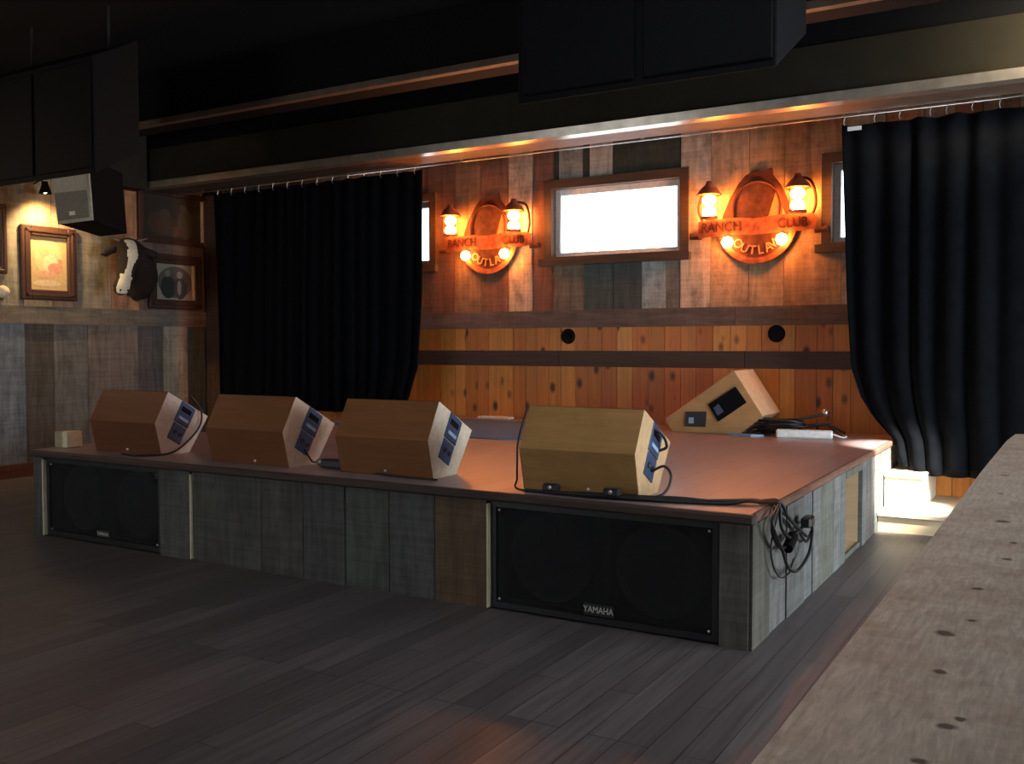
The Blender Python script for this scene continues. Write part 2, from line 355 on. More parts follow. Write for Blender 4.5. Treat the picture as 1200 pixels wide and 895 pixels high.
while x < BX(495) - 0.02:
    x1 = min(x + random.uniform(0.2, 0.4), BX(495)); c = random.choice([red, red2, tan_, gry])
    board(x, x1, ZL1 - 0.02, ZC, c); x = x1
x = BX(986)
while x < XR:
    x1 = min(x + random.uniform(0.2, 0.4), XR); c = random.choice([red2, tan_, gry])
    board(x, x1, ZL1 - 0.02, ZC, c); x = x1
x = XL
while x < XR:
    x1 = min(x + random.choice([0.155, 0.17, 0.185, 0.21]), XR)
    c = random.choice([(0.66, 0.225, 0.042), (0.58, 0.185, 0.034), (0.70, 0.265, 0.058), (0.54, 0.16, 0.028)])
    b.box(x + 0.0025, x1 - 0.0025, YB - 0.018, YB + 0.01, 0.0, ZL0 + 0.02, jit(c), 1); x = x1
struct(b.build('wall_back', [M_BARN, M_PINE, M_PLASTER]))
# rough plank ledge and dark rail across the back wall
b = MB(); x = XL
for x1 in (-6.9, -4.4, -1.6, 1.4, XR):
    b.box(x + 0.002, x1 - 0.002, YB - 0.05, YB - 0.012, ZL0, ZL1, jit((0.14, 0.105, 0.085)), 0); x = x1
struct(b.build('trim_1', M_BARNX))
b = MB(); x = XL
for x1 in (-6.2, U(657, 420, 1, YB).x, U(874, 420, 1, YB).x, 2.2, XR):
    b.box(x + 0.004, x1 - 0.004, YB - 0.045, YB - 0.012, ZB0, ZB1, jit((0.055, 0.036, 0.028)), 0); x = x1
struct(b.build('trim_2', M_DARKWOOD))

# windows
for i, (x0, x1) in enumerate(WX):
    b = MB(); c = (0.060, 0.036, 0.022); t = 0.095
    b.box(x0, x0 + t, YB - 0.05, YB + 0.13, WZ0, WZ1, jit(c)); b.box(x1 - t, x1, YB - 0.05, YB + 0.13, WZ0, WZ1, jit(c))
    b.box(x0 + t, x1 - t, YB - 0.05, YB + 0.13, WZ0, WZ0 + t, jit(c)); b.box(x0 + t, x1 - t, YB - 0.05, YB + 0.13, WZ1 - t * 1.05, WZ1, jit(c))
    b.box(x0 - 0.05, x1 + 0.03, YB - 0.10, YB - 0.034, WZ0 - 0.005, WZ0 + 0.075, jit(c))
    wn = struct(b.build('window_%d' % (i + 1), M_DARKWOOD))
    b = MB(); t2 = t + 0.05; a0, a1, e0, e1 = x0 + t, x1 - t, WZ0 + t, WZ1 - t * 1.05; q = 0.068
    b.box(a0, a0 + q, YB + 0.06, YB + 0.12, e0, e1); b.box(a1 - q, a1, YB + 0.06, YB + 0.12, e0, e1)
    b.box(a0 + q, a1 - q, YB + 0.06, YB + 0.12, e0, e0 + q * 0.8); b.box(a0 + q, a1 - q, YB + 0.06, YB + 0.12, e1 - q, e1)
    fr = b.build('window_sash', M_VINYL, wn)
    b = MB(); b.box(a0 + q, a1 - q, YB + 0.085, YB + 0.093, e0 + q * 0.8, e1 - q); b.build('pane', M_GLASS, wn)
    if i == 1:
        b = MB(); xx = a0 + 0.075
        b.tube(smooth_path([(xx, YB + 0.05, e1), (xx - 0.01, YB + 0.05, e0 + 0.3), (xx - 0.02, YB + 0.05, e0 + 0.1), (xx + 0.01, YB + 0.05, e0 + 0.04), (xx + 0.03, YB + 0.05, e0 + 0.12), (xx + 0.01, YB + 0.05, e0 + 0.28)]), 0.004, 6)
        b.build('pull_cord', M_VINYL, wn)

# left wall: boards below and above a plank cap
b = MB(); b.box(XL - 0.2, XL, YF - 0.2, YB, 0, ZC, mat=1)
ZK1, ZK0 = U(125, 362, 0, XL).z, U(125, 381, 0, XL).z
LY = lambda px, py=430: U(px, py, 0, XL).y
low = [(-30, 28, (0.20, 0.23, 0.25)), (28, 62, (0.10, 0.085, 0.075)), (62, 102, (0.155, 0.15, 0.14)), (102, 160, (0.20, 0.165, 0.14)), (160, 190, (0.125, 0.10, 0.09)), (190, 218, (0.31, 0.26, 0.20)), (218, 245, (0.075, 0.105, 0.115))]
for p0, p1, c in low:
    dp = random.uniform(0.02, 0.04); b.box(XL, XL + dp, LY(p0) + 0.003, min(LY(p1), YB) - 0.003, 0, ZK0 + 0.02, jit(c))
y = LY(-30)
while y > YF:
    y1 = max(y - random.uniform(0.2, 0.4), YF); b.box(XL, XL + 0.03, y1 + 0.003, y - 0.003, 0, ZK0 + 0.02, jit(random.choice([low[0][2], low[2][2], low[3][2]]))); y = y1
upp = [(-30, 26, (0.28, 0.23, 0.17)), (26, 60, (0.52, 0.35, 0.19)), (60, 84, (0.40, 0.29, 0.18)), (84, 128, (0.30, 0.245, 0.18)), (128, 146, (0.30, 0.16, 0.10)), (146, 162, (0.42, 0.20, 0.10)), (162, 200, (0.16, 0.11, 0.085)), (200, 238, (0.16, 0.10, 0.075)), (238, 245.5, (0.30, 0.13, 0.075))]
for p0, p1, c in upp:
    dp = random.uniform(0.02, 0.035); b.box(XL, XL + dp, LY(p0, 330) + 0.003, min(LY(p1, 330), YB) - 0.003, ZK1 - 0.02, ZC, jit(c))
y = LY(-30, 330)
while y > YF:
    y1 = max(y - random.uniform(0.2, 0.4), YF); b.box(XL, XL + 0.03, y1 + 0.003, y - 0.003, ZK1 - 0.02, ZC, jit(random.choice([upp[0][2], upp[3][2]]))); y = y1
struct(b.build('wall_left', [M_BARN, M_PLASTER]))
b = MB(); y = YF
for y1 in (-5, -2.2, 0.6, 3.1, YB - 0.05): b.box(XL, XL + 0.06, y + 0.002, y1 - 0.002, ZK0, ZK1, jit((0.20, 0.165, 0.13))); y = y1
struct(b.build('trim_3', M_BARNY))
b = MB(); b.box(XL + 0.06, XL + 0.42, YB - 0.09, YB - 0.052, 0.0, ZC, (0.11, 0.052, 0.032)); struct(b.build('trim_8', M_BARN))
b = MB(); b.box(XL + 0.03, XL + 0.055, YF, YB - 0.05, 0, 0.16, (0.12, 0.055, 0.035)); struct(b.build('baseboard_left', M_BARNY))
zb = U(140, 217, 0, XL + 0.3).z
b = MB(); b.box(XL + 0.04, XL + 0.3, YF, 3.64, zb, ZC, mat=0); struct(b.build('trim_9', plain('bulkhead_paint', (0.03, 0.026, 0.02), 0.85, 0, 0.1)))
# right wall with its glazed opening, and the wall behind the photographer with two windows
b = MB(); b.box(XR, XR + 0.2, YF - 0.2, -0.5, 0, ZC); b.box(XR, XR + 0.2, 3.3, YB, 0, ZC); b.box(XR, XR + 0.2, -0.5, 3.3, 0, 0.05); b.box(XR, XR + 0.2, -0.5, 3.3, 2.75, ZC)
struct(b.build('wall_right', M_WALLPAINT))
b = MB()
for x0, x1, z0, z1 in ((XL - 0.2, -8.95, 0, ZC), (-6.25, 1.55, 0, ZC), (3.65, XR + 0.2, 0, ZC), (-8.95, -6.25, 0, 1.45), (-8.95, -6.25, 3.15, ZC), (1.55, 3.65, 0, 1.45), (1.55, 3.65, 2.95, ZC)): b.box(x0, x1, YF - 0.2, YF, z0, z1)
struct(b.build('wall_front', M_WALLPAINT))

# header over the stage: tan fascia, sloping metal lip, brown soffit
HX0, HX1 = XL + 0.03, XR
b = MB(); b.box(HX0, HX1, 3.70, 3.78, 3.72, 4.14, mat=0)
b.box(HX0, HX1, 3.78, 4.36, 3.705, 3.78, mat=1)
b.box(HX0, HX1, 4.36, 4.40, 3.69, 4.2, mat=1)
b.box(HX0, HX1, 3.72, 3.78, 4.14, ZC, mat=2)
struct(b.build('trim_4', [M_OLIVE, M_SOFFIT, M_BLACK]))
b = MB(); b.prism([(3.672, 3.715), (3.70, 3.725), (3.79, 3.70), (3.79, 3.625), (3.686, 3.635)], HX0, HX1, lambda u, v, w_: (w_, u, v))
struct(b.build('trim_5', M_LIP))
b = MB(); b.box(HX0, HX1, 3.79, 4.20, 3.64, 3.70); struct(b.build('trim_6', M_SOFFIT))
# black beam nearer the room, its lower flange coloured brown to suggest a little light
b = MB(); b.box(XL + 0.03, XR, 2.40, 2.75, 4.02, ZC, mat=0); b.box(XL + 0.03, XR, 2.37, 2.45, 4.0, 4.06, mat=1)
struct(b.build('trim_7', [M_BLACK, M_SOFFIT]))

# ------------------------------------------------------------------ the stage
SXL = -6.02
st = thing('stage', 'low wooden stage clad in weathered grey boards with a reddish laminate top', 'stage', (-3.0, 2.2, 0))
b = MB(); b.box(SXL - 0.02, 0.0, 0.0, YB - 0.05, S - 0.012, S, mat=0); b.build('deck', M_DECK, st)
b = MB(); b.box(SXL - 0.03, 0.03, -0.035, 0.03, S - 0.055, S - 0.001, (0.06, 0.036, 0.03), 0, 0.012); b.build('front_nosing', M_DARKWOOD, st)
b = MB(); b.box(-0.03, 0.025, 0.03, YB - 0.6, S - 0.05, S - 0.001, (0.17, 0.085, 0.06), 0, 0.01); b.build('side_nosing', M_BARNY, st)
ZT = S - 0.055
S1, S2 = (-5.87, -4.47), (-1.565, -0.165)
b = MB(); fx = [SXL, S1[0]] ; FXc = [(-6.02, -5.87, (0.12, 0.11, 0.10)), (-4.47, -4.125, (0.15, 0.15, 0.135)), (-4.115, -3.42, (0.125, 0.12, 0.105)), (-3.42, -3.03, (0.135, 0.13, 0.115)), (-3.03, -2.67, (0.12, 0.12, 0.11)), (-2.67, -2.31, (0.14, 0.14, 0.13)), (-2.31, -1.955, (0.15, 0.155, 0.15)), (-1.955, -1.575, (0.20, 0.125, 0.075)), (-0.165, -0.002, (0.165, 0.155, 0.13))]
for x0, x1, c in FXc: b.box(x0 + 0.005, x1 - 0.005, -random.uniform(0.0, 0.014), 0.03, 0.0, ZT, jit(tuple(q_ * 0.78 for q_ in c), 0.06))
b.build('front_cladding', M_BARN, st)
b = MB()
for xx, wd in ((-5.876, 0.014), (-4.12, 0.012), (-1.571, 0.008)):
    b = MB(); b.box(xx - wd / 2, xx + wd / 2, -0.018, 0.02, 0.01, ZT - 0.02, (0.75, 0.66, 0.45)); bt = b.build('batten', M_PLY, st); bt['label'] = 'pale raw wood edge strip'
b = MB(); y = 0.03
OY0, OY1 = 2.34, 2.95
cols = [(0.20, 0.19, 0.165), (0.29, 0.31, 0.31), (0.235, 0.245, 0.24), (0.30, 0.33, 0.32), (0.36, 0.38, 0.37), (0.25, 0.26, 0.24), (0.32, 0.34, 0.33), (0.28, 0.30, 0.28)]
edges = [0.0, 0.33, 0.68, 1.09, 1.32, 1.54, 1.93, 2.14, OY0, OY1, 3.12, 3.47, 3.85, YB - 0.06]
for i in range(len(edges) - 1):
    if edges[i] == OY0:
        b.box(-0.02, 0.012, OY0, OY1, 0.60, ZT, jit(cols[5])); b.box(-0.02, 0.0, OY0, OY1, 0.0, 0.035, jit(cols[5])); continue
    b.box(-0.02, random.uniform(0.004, 0.014), edges[i] + 0.003, edges[i + 1] - 0.003, 0.0, ZT, jit(cols[i % 8], 0.08))
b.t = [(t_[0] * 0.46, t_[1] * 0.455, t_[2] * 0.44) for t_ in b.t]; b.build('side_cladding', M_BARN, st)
b = MB(); pc = (0.55, 0.42, 0.27); t = 0.02
b.box(-0.45, -0.02, OY1, OY1 + t, 0.0, 0.62, pc); b.box(-0.45, -0.02, OY0 - t, OY0, 0, 0.62, pc); b.box(-0.47, -0.45, OY0 - t, OY1 + t, 0, 0.62, pc); b.box(-0.45, -0.02, OY0, OY1, 0.0, 0.03, pc); b.box(-0.45, -0.02, OY0, OY1, 0.60, 0.62, pc)
b.build('access_recess', M_PLY, st)
b = MB(); b.box(SXL, SXL + 0.02, 0.03, YB - 0.06, 0, ZT, (0.13, 0.12, 0.11)); b.build('end_cladding', M_BARN, st)

# subwoofers set into the stage front
def sub(x0, x1, label, lx, lz, lsize):
    r0 = thing('subwoofer', label, 'speaker', ((x0 + x1) / 2, 0.3, 0), 0, 'subwoofers set into the stage front')
    a0, a1, z0, z1 = x0 + 0.006, x1 - 0.006, 0.012, ZT - 0.006; q = 0.032; yf = 0.012
    b = MB(); b.box(a0, a1, 0.12, 0.62, z0, z1); b.build('cabinet', M_BLACK, r0)
    b = MB(); b.box(a0, a0 + q, yf, 0.12, z0, z1); b.box(a1 - q, a1, yf, 0.12, z0, z1); b.box(a0 + q, a1 - q, yf, 0.12, z0, z0 + q); b.box(a0 + q, a1 - q, yf, 0.12, z1 - q, z1)
    cx = (a0 + a1) / 2; b.box(cx - 0.03, cx + 0.03, 0.03, 0.12, z0 + q, z1 - q); b.build('bezel', M_BLACKM, r0)
    for sx in (-1, 1):
        b = MB(); o = (cx + sx * (a1 - a0) * 0.245, 0.118, (z0 + z1) / 2)
        b.lathe([(0.265, 0.0), (0.265, -0.02), (0.235, -0.02), (0.225, -0.008), (0.20, -0.018), (0.185, -0.004), (0.07, 0.0), (0.065, -0.012), (0.04, -0.025), (0.0, -0.03)], o, 'Y', 36); b.build('woofer', M_CONE, r0)
    b = MB(); b.box(a0 + q, a1 - q, yf + 0.008, yf + 0.012, z0 + q, z1 - q); b.build('grille', M_GRILLE, r0)
    for xx in (a0 + 0.05, a1 - 0.05):
        for zz in (z0 + 0.05, z1 - 0.05):
            b = MB(); b.lathe([(0.0, -0.006), (0.008, -0.005), (0.009, 0.0)], (xx, yf + 0.008, zz), 'Y', 10); b.build('screw', M_STEEL, r0)
    b = MB(); b.box(lx - lsize * 1.75, lx + lsize * 1.75, yf, yf + 0.008, lz - lsize * 0.62, lz + lsize * 0.62); bd = b.build('badge', M_BLACKM, r0)
    lettering('YAMAHA', lsize, (lx, yf - 0.001, lz), PI / 2, 0, 0, M_LOGO, bd, 0.001, 'badge_lettering', 0.86)
p = U(700, 716, 1, 0.0); sub(S2[0], S2[1], 'black twin subwoofer with a bright badge, under the right end of the stage front', p.x, p.z, 0.052)
p = U(119, 626, 1, 0.0); sub(S1[0], S1[1], 'black subwoofer in the far left end of the stage front, faint badge', p.x, p.z, 0.040)

# plywood landing and step beside the stage
ld = thing('plywood_landing', 'low pale plywood landing on the floor beside the stage', 'step', (0.6, 4.2, 0))
b = MB(); b.box(0.016, 1.5, 3.62, YB - 0.03, 0.135, 0.16, (0.62, 0.52, 0.38)); b.build('tread', M_PLY, ld)
b = MB(); b.box(0.016, 1.5, 3.645, 3.67, 0.0, 0.135, (0.62, 0.48, 0.30)); b.box(1.47, 1.5, 3.67, YB - 0.03, 0, 0.135, (0.6, 0.46, 0.3)); b.build('riser', M_PLY, ld)
sp = thing('plywood_step', 'brightly lit pale plywood step box against the stage end under the curtain', 'step', (0.2, 4.4, 0.16))
b = MB(); b.box(0.016, 0.33, 3.93, YB - 0.03, 0.425, 0.447, (0.66, 0.58, 0.44), 0); b.build('tread', M_PLY, sp)
b = MB(); b.box(0.018, 0.325, 3.945, 3.965, 0.161, 0.425, (0.66, 0.58, 0.44)); b.box(0.305, 0.325, 3.965, YB - 0.03, 0.161, 0.425, (0.62, 0.54, 0.4)); b.box(0.018, 0.038, 3.965, YB - 0.03, 0.161, 0.425, (0.62, 0.54, 0.4)); b.build('box_side', M_PLY, sp)

# ------------------------------------------------------------------ wedge monitors along the stage edge
PROF = [(0.0, 0.0), (-0.061, 0.256), (0.073, 0.498), (0.479, 0.278), (0.278, 0.0)]   # rear foot, rear bend, top, front lip, front foot
def monitor(label, x, y, rz, wd, tint, endtint, variant):
    r0 = thing('wedge_monitor', label, 'speaker', (x, y, S), rz, 'wedge monitors along the stage front')
    b = MB(); fn = lambda u, v, w_: (w_, u, v)
    n = 5; vs = [fn(u, v, -wd) for u, v in PROF] + [fn(u, v, 0.0) for u, v in PROF]
    b.add(vs, [(i, (i + 1) % n, n + (i + 1) % n, n + i) for i in range(n)], tint, 0)
    b.add(vs, [tuple(range(n))[::-1], tuple(range(n, 2 * n))], endtint, 0)  # ends tinted lighter than the rear, window light put into the colour
    b.build('cabinet', M_BIRCH, r0, True, 0.004)
    # grille on the slanted face that looks at the performers
    a, e = Vector((0, PROF[2][0], PROF[2][1])), Vector((0, PROF[3][0], PROF[3][1])); ud = (e - a).normalized(); nd = Vector((0, -ud.z, ud.y)); nd = nd if nd.z > 0 else -nd
    g = MB(); L_ = (e - a).length; vs = []
    for k in (0.002, 0.014):
        for u in (0.03, L_ - 0.03):
            for xx in (-wd + 0.03, -0.03): vs.append(a + ud * u + nd * k + Vector((xx, 0, 0)))
    g.add(vs, [(0, 1, 3, 2), (4, 6, 7, 5), (0, 4, 5, 1), (2, 3, 7, 6), (0, 2, 6, 4), (1, 5, 7, 3)]); g.build('grille', M_BLACK, r0, True)
    # connector plates on the right end: an upper and a lower dark panel, tilted with the slanted face
    ax_u = Vector((0, 0.515, 0.857)); ax_v = Vector((0, 0.857, -0.515))      # along the plates, across them
    def plate(nm, cy, cz, hu, hv, mat, proud=0.008, par=None):
        pb = MB(); c = Vector((0, cy, cz)); vs = []
        for k in (0.0005, proud):
            for su, sv in ((-1, -1), (1, -1), (1, 1), (-1, 1)): vs.append(c + ax_u * (su * hu * (0.97 if k > 0.001 else 1)) + ax_v * (sv * hv * (0.97 if k > 0.001 else 1)) + Vector((k, 0, 0)))
        pb.add(vs, [(0, 3, 2, 1), (4, 5, 6, 7), (0, 1, 5, 4), (1, 2, 6, 5), (2, 3, 7, 6), (3, 0, 4, 7)]); return pb.build(nm, mat, par or r0, True)
    up_c = Vector((0, 0.235, 0.305)); 
    pl = plate('connector_panel', up_c.y, up_c.z, 0.088, 0.078, M_PANEL)
    plate('handle_recess', up_c.y + 0.012, up_c.z + 0.030, 0.020, 0.055, M_BLACK, 0.0095, pl)
    plate('label_strip', up_c.y - 0.02, up_c.z - 0.035, 0.012, 0.055, M_PANELHI, 0.0095, pl)
    lo_c = up_c - ax_u * 0.165
    pl = plate('jack_panel', lo_c.y, lo_c.z, 0.070, 0.070, M_PANEL)
    for k in (-1, 1):
        jb = MB(); cc = lo_c + ax_v * (0.03 * k); jb.lathe([(0.018, 0.006), (0.018, 0.016), (0.011, 0.016), (0.010, 0.010), (0, 0.010)], (0, cc.y, cc.z), 'X', 14); jb.build('socket', M_BLACKM, pl, True)
    # corner protector screw heads near the foot of the rear panel
    sb = MB(); sb.lathe([(0.0, -0.004), (0.010, -0.003), (0.012, 0.004)], (-wd * (0.42 if variant else 0.5), -0.012, 0.03), 'Y', 10); sb.build('stud', M_STEEL, r0, True)
    if label.startswith('palest'):
        hb = MB(); hb.tube(smooth_path([(0.006, 0.20, 0.375), (0.045, 0.235, 0.345), (0.05, 0.29, 0.27), (0.006, 0.275, 0.245)]), 0.009, 8); hb.build('carry_handle', M_BLACKM, r0, True)
    return r0
t_rear = (0.225, 0.125, 0.06); t_end = (0.50, 0.38, 0.26)  # cabinet tints below lighten rightward, with light falloff put into the colour
monitor('wedge monitor at the far left end of the stage edge, above the small subwoofer', -4.734, 0.24, 0.025, 0.767, (0.175, 0.055, 0.018), (0.50, 0.40, 0.34), 0)
monitor('wedge monitor second from the left, small adapter box at its right foot', -3.346, 0.194, -0.009, 0.777, (0.21, 0.068, 0.021), (0.50, 0.36, 0.27), 1)
monitor('wedge monitor third from the left with the whitest end panel, beside the blue carpet', -2.133, 0.232, 0.030, 0.750, (0.25, 0.092, 0.028), (0.62, 0.54, 0.42), 0)
monitor('palest brown wedge monitor standing above the large subwoofer, cables at its foot', -0.68, 0.164, 0.0, 0.741, (0.44, 0.225, 0.075), (0.58, 0.38, 0.20), 1)

# larger wedge tipped on its end by the back wall
tw = thing('floor_wedge', 'large pale wedge monitor lying tipped on its side by the back wall', 'speaker', (-1.7, 4.4, S))
Y0, Y1 = 4.20, 4.84
pp = [U(*q, 1, Y0) for q in ((860, 434), (893.5, 487.2), (865.3, 508.5), (787.3, 505.4), (779.8, 490.4))]
poly = [(q.x, max(q.z, S)) for q in pp]; zs = S + 0.001; poly[2] = (poly[2][0], zs); poly[3] = (poly[3][0], zs)
b = MB(); n = 5; vs = [(x, Y0, z) for x, z in poly] + [(x, Y1, z) for x, z in poly]
b.add(vs, [tuple(range(n))[::-1], tuple(range(n, 2 * n))], (0.50, 0.26, 0.10)); b.add(vs, [(i, (i + 1) % n, n + (i + 1) % n, n + i) for i in range(n)], (0.60, 0.40, 0.24))  # side faces tinted lighter, putting light from the right into the wood
b.build('cabinet', M_BIRCH, tw, False, 0.004)
def flat_panel(nm, pxs, y, th, mat, par):
    b = MB(); q = [U(px, py, 1, y) for px, py in pxs]; vs = [Vector((p.x, y - th, p.z)) for p in q] + [Vector((p.x, y + 0.001, p.z)) for p in q]
    n = len(q); b.add(vs, [tuple(range(n)), tuple(range(n, 2 * n))[::-1]] + [(i, n + i, n + (i + 1) % n, (i + 1) % n) for i in range(n)]); return b.build(nm, mat, par)
pl = flat_panel('grille_panel', [(862, 453), (875, 471.5), (842, 494), (830, 474)], Y0, 0.012, M_BLACK, tw)
flat_panel('label_strip', [(842, 473), (848, 482), (841, 487), (836, 478)], Y0 - 0.012, 0.002, M_PANEL, pl)
pl = flat_panel('connector_panel', [(804, 482), (828, 482), (827, 500), (803, 499.5)], Y0, 0.012, M_BLACKM, tw)
flat_panel('label_strip', [(807, 489), (813, 489), (813, 496), (807, 496)], Y0 - 0.012, 0.002, M_PANELHI, pl)

# ------------------------------------------------------------------ things lying on the stage
b = MB(); e = []
ry = [(-5.55, 3.1), (-4.3, 2.75), (-3.6, 2.62), (-3.1, 2.60), (-2.75, 2.75), (-2.62, 3.1), (-2.65, 4.3), (-2.8, 4.42), (-5.5, 4.42), (-5.6, 4.2)]
b.prism(ry, S + 0.001, S + 0.010, lambda u, v, w_: (u, v, w_)); tag(b.build('carpet', M_RUG), 'worn blue carpet lying on the stage in front of the pine wall', 'carpet')
p = U(592, 489, 2, S)
b = MB(); b.box(p.x - 0.22, p.x + 0.2, 4.66, 4.80, S, S + 0.025, (0.7, 0.72, 0.74), 0, 0.006); tag(b.build('paper_roll', M_PAPER), 'small white packet on the stage by the pine wall behind the carpet', 'paper')
# clutter near the curtain
pw = thing('power_strip', 'white power strip lying on the stage near the right curtain', 'power strip', (-0.72, 4.15, S), math.radians(12))
b = MB(); b.box(-0.25, 0.25, -0.05, 0.05, 0.0, 0.075, bev=0.012); b.build('housing', M_WHITE, pw, True)
for k in range(5):
    b = MB(); b.lathe([(0.022, 0.0752), (0.022, 0.079), (0.016, 0.079), (0.016, 0.0755), (0.0, 0.0755)], (-0.16 + k * 0.08, 0, 0), 'Z', 14); b.build('outlet', M_GREYP, pw, True)
b = MB(); b.tube(smooth_path([(0.25, 0, 0.04), (0.34, 0.05, 0.01), (0.36, 0.2, 0.012), (0.2, 0.32, 0.012)]), 0.007, 6); b.build('cord', M_WHITE, pw, True)
ms = thing('microphone_stand', 'folded black microphone stand lying on the stage by the power strip', 'microphone stand', (-1.0, 4.5, S))
b = MB(); b.tube([(-1.30, 4.30, S + 0.05), (-0.62, 4.56, S + 0.20)], 0.014, 8); b.build('boom', M_BLACKM, ms)
b = MB(); b.tube([(-1.15, 4.42, S + 0.04), (-0.55, 4.42, S + 0.12)], 0.016, 8); b.build('pole', M_BLACKM, ms)
for q in ((-0.46, 4.66, S + 0.015), (-0.42, 4.34, S + 0.015), (-0.60, 4.62, S + 0.22)):
    b = MB(); b.tube([(-0.58, 4.46, S + 0.115), q], 0.010, 7); b.build('leg', M_BLACKM, ms)
b = MB(); b.lathe([(0, -0.03), (0.03, -0.028), (0.034, 0.02), (0.02, 0.035), (0, 0.036)], (-0.62, 4.55, S + 0.21), 'Z', 14); b.build('clutch', M_STEEL, ms)
b = MB()
for k in range(9):
    cx, cy, rr = -0.98 + random.uniform(-0.07, 0.07), 4.33 + random.uniform(-0.03, 0.03), 0.15 + random.uniform(-0.03, 0.03)
    b.tube([(cx + rr * 1.3 * math.cos(g * PI / 9), cy + rr * 0.75 * math.sin(g * PI / 9), S + 0.020 + k * 0.016 + 0.006 * math.sin(g)) for g in range(18)], 0.011, 6, closed=True)
tag(b.build('cable_coil', M_RUBBER), 'loose coil of black cable on the stage behind the power strip', 'cable')
b = MB(); b.prism([(-1.42, 4.06), (-1.18, 4.02), (-1.08, 4.10), (-1.34, 4.16)], S, S + 0.02, lambda u, v, w_: (u, v, w_)); tag(b.build('folder', M_BLUEP), 'thin blue folder on the stage below the tipped wedge monitor', 'folder')
# small wooden box on the left end
p = Vector((-5.945, 0.27, S))
bx = thing('wooden_box', 'small cream and tan box on the left end of the stage', 'box', (p.x, p.y, S), 0.0)
b = MB(); b.box(-0.085, 0.085, -0.07, 0.07, 0.0, 0.135, (0.40, 0.32, 0.20), 0, 0.004); b.build('body', M_PLY, bx, True)
b = MB(); b.box(0.02, 0.0875, -0.0725, 0.0725, 0.004, 0.138, (0.72, 0.68, 0.58), 0, 0.004); lb = b.build('sleeve', M_IVORY, bx, True)

# cables
def cable(label, pts, rad=0.009, cat='cable', mat=M_RUBBER, n=8):
    b = MB(); b.tube(smooth_path(pts, n), rad, 7); return tag(b.build('cable', mat), label, cat)
z_ = S + 0.010
cable('black cable draped over the right end of the leftmost wedge monitor', [(-4.72, 0.52, S + 0.455), (-4.715, 0.62, S + 0.33), (-4.715, 0.60, S + 0.20), (-4.71, 0.44, S + 0.07), (-4.715, 0.28, S + 0.012), (-4.85, 0.10, z_), (-5.05, 0.12, z_)], 0.008)
ad = thing('adapter_box', 'small black adapter with a bright end at the foot of the second wedge', 'adapter', (-3.0, 0.22, S))
p = U(381, 547, 2, S); b = MB(); b.box(p.x - 0.02, p.x + 0.20, p.y - 0.035, p.y + 0.035, S, S + 0.06, bev=0.01); b.build('housing', M_BLACKM, ad)
b = MB(); b.lathe([(0.0, -0.05), (0.022, -0.045), (0.026, -0.02), (0.026, 0.0)], (p.x - 0.02, p.y, S + 0.034), 'X', 14); b.build('plug', M_STEEL, ad)
b = MB(); b.tube(smooth_path([(p.x - 0.07, p.y, S + 0.034), (p.x - 0.14, p.y + 0.02, S + 0.03), (-3.335, 0.34, S + 0.12)]), 0.007, 6); b.build('lead', M_RUBBER, ad)
b = MB(); b.tube(smooth_path([(p.x + 0.2, p.y, S + 0.02), (p.x + 0.4, p.y - 0.08, S + 0.01), (p.x + 0.75, p.y - 0.18, S + 0.01), (p.x + 1.1, p.y - 0.19, S + 0.01)]), 0.007, 6); b.build('power_lead', M_RUBBER, ad)
cable('black cable looping out of the socket plate of the palest wedge monitor', [(-0.665, 0.32, S + 0.14), (-0.60, 0.34, S + 0.17), (-0.555, 0.33, S + 0.12), (-0.56, 0.27, S + 0.04), (-0.62, 0.20, z_), (-0.85, 0.11, z_), (-1.2, 0.09, z_)], 0.008)
cable('thin black cable hanging down the left end of the palest wedge monitor', [(-1.43, 0.22, S + 0.49), (-1.435, 0.12, S + 0.30), (-1.432, 0.10, S + 0.18), (-1.445, 0.12, S + 0.07), (-1.43, 0.10, z_), (-1.2, 0.07, z_)], 0.006)
hd = thing('cable_loom', 'bundle of black cables and plugs lying along the front edge of the stage', 'cable', (-0.9, 0.1, S))
for k in range(5):
    b = MB(); o = 0.02 * k; b.tube(smooth_path([(-1.36 + 0.11 * k, 0.08 + 0.01 * k, z_), (-1.0, 0.04 + o * 0.6, z_ + 0.01), (-0.72, 0.07 + o, z_ + 0.006), (-0.45, 0.13 + o * 0.7, z_ + 0.008 * (k % 3)), (-0.2, 0.20 + o * 0.8, z_ + 0.01 * (k % 2)), (-0.09, 0.26 + o * 0.6, z_ + 0.014), (-0.04, 0.30 + o * 0.5, S + 0.016)]), 0.0095, 7); b.build('strand', M_RUBBER, hd)
for xx, yy in ((-1.18, 0.06), (-0.80, 0.065)):
    b = MB(); b.box(xx - 0.05, xx + 0.05, yy - 0.025, yy + 0.025, S + 0.02, S + 0.065, bev=0.01); b.build('plug', M_BLACKM, hd)
    b = MB(); b.lathe([(0, -0.005), (0.012, -0.004), (0.013, 0.0)], (xx, yy - 0.026, S + 0.045), 'Y', 10); b.build('contact', M_STEEL, hd)
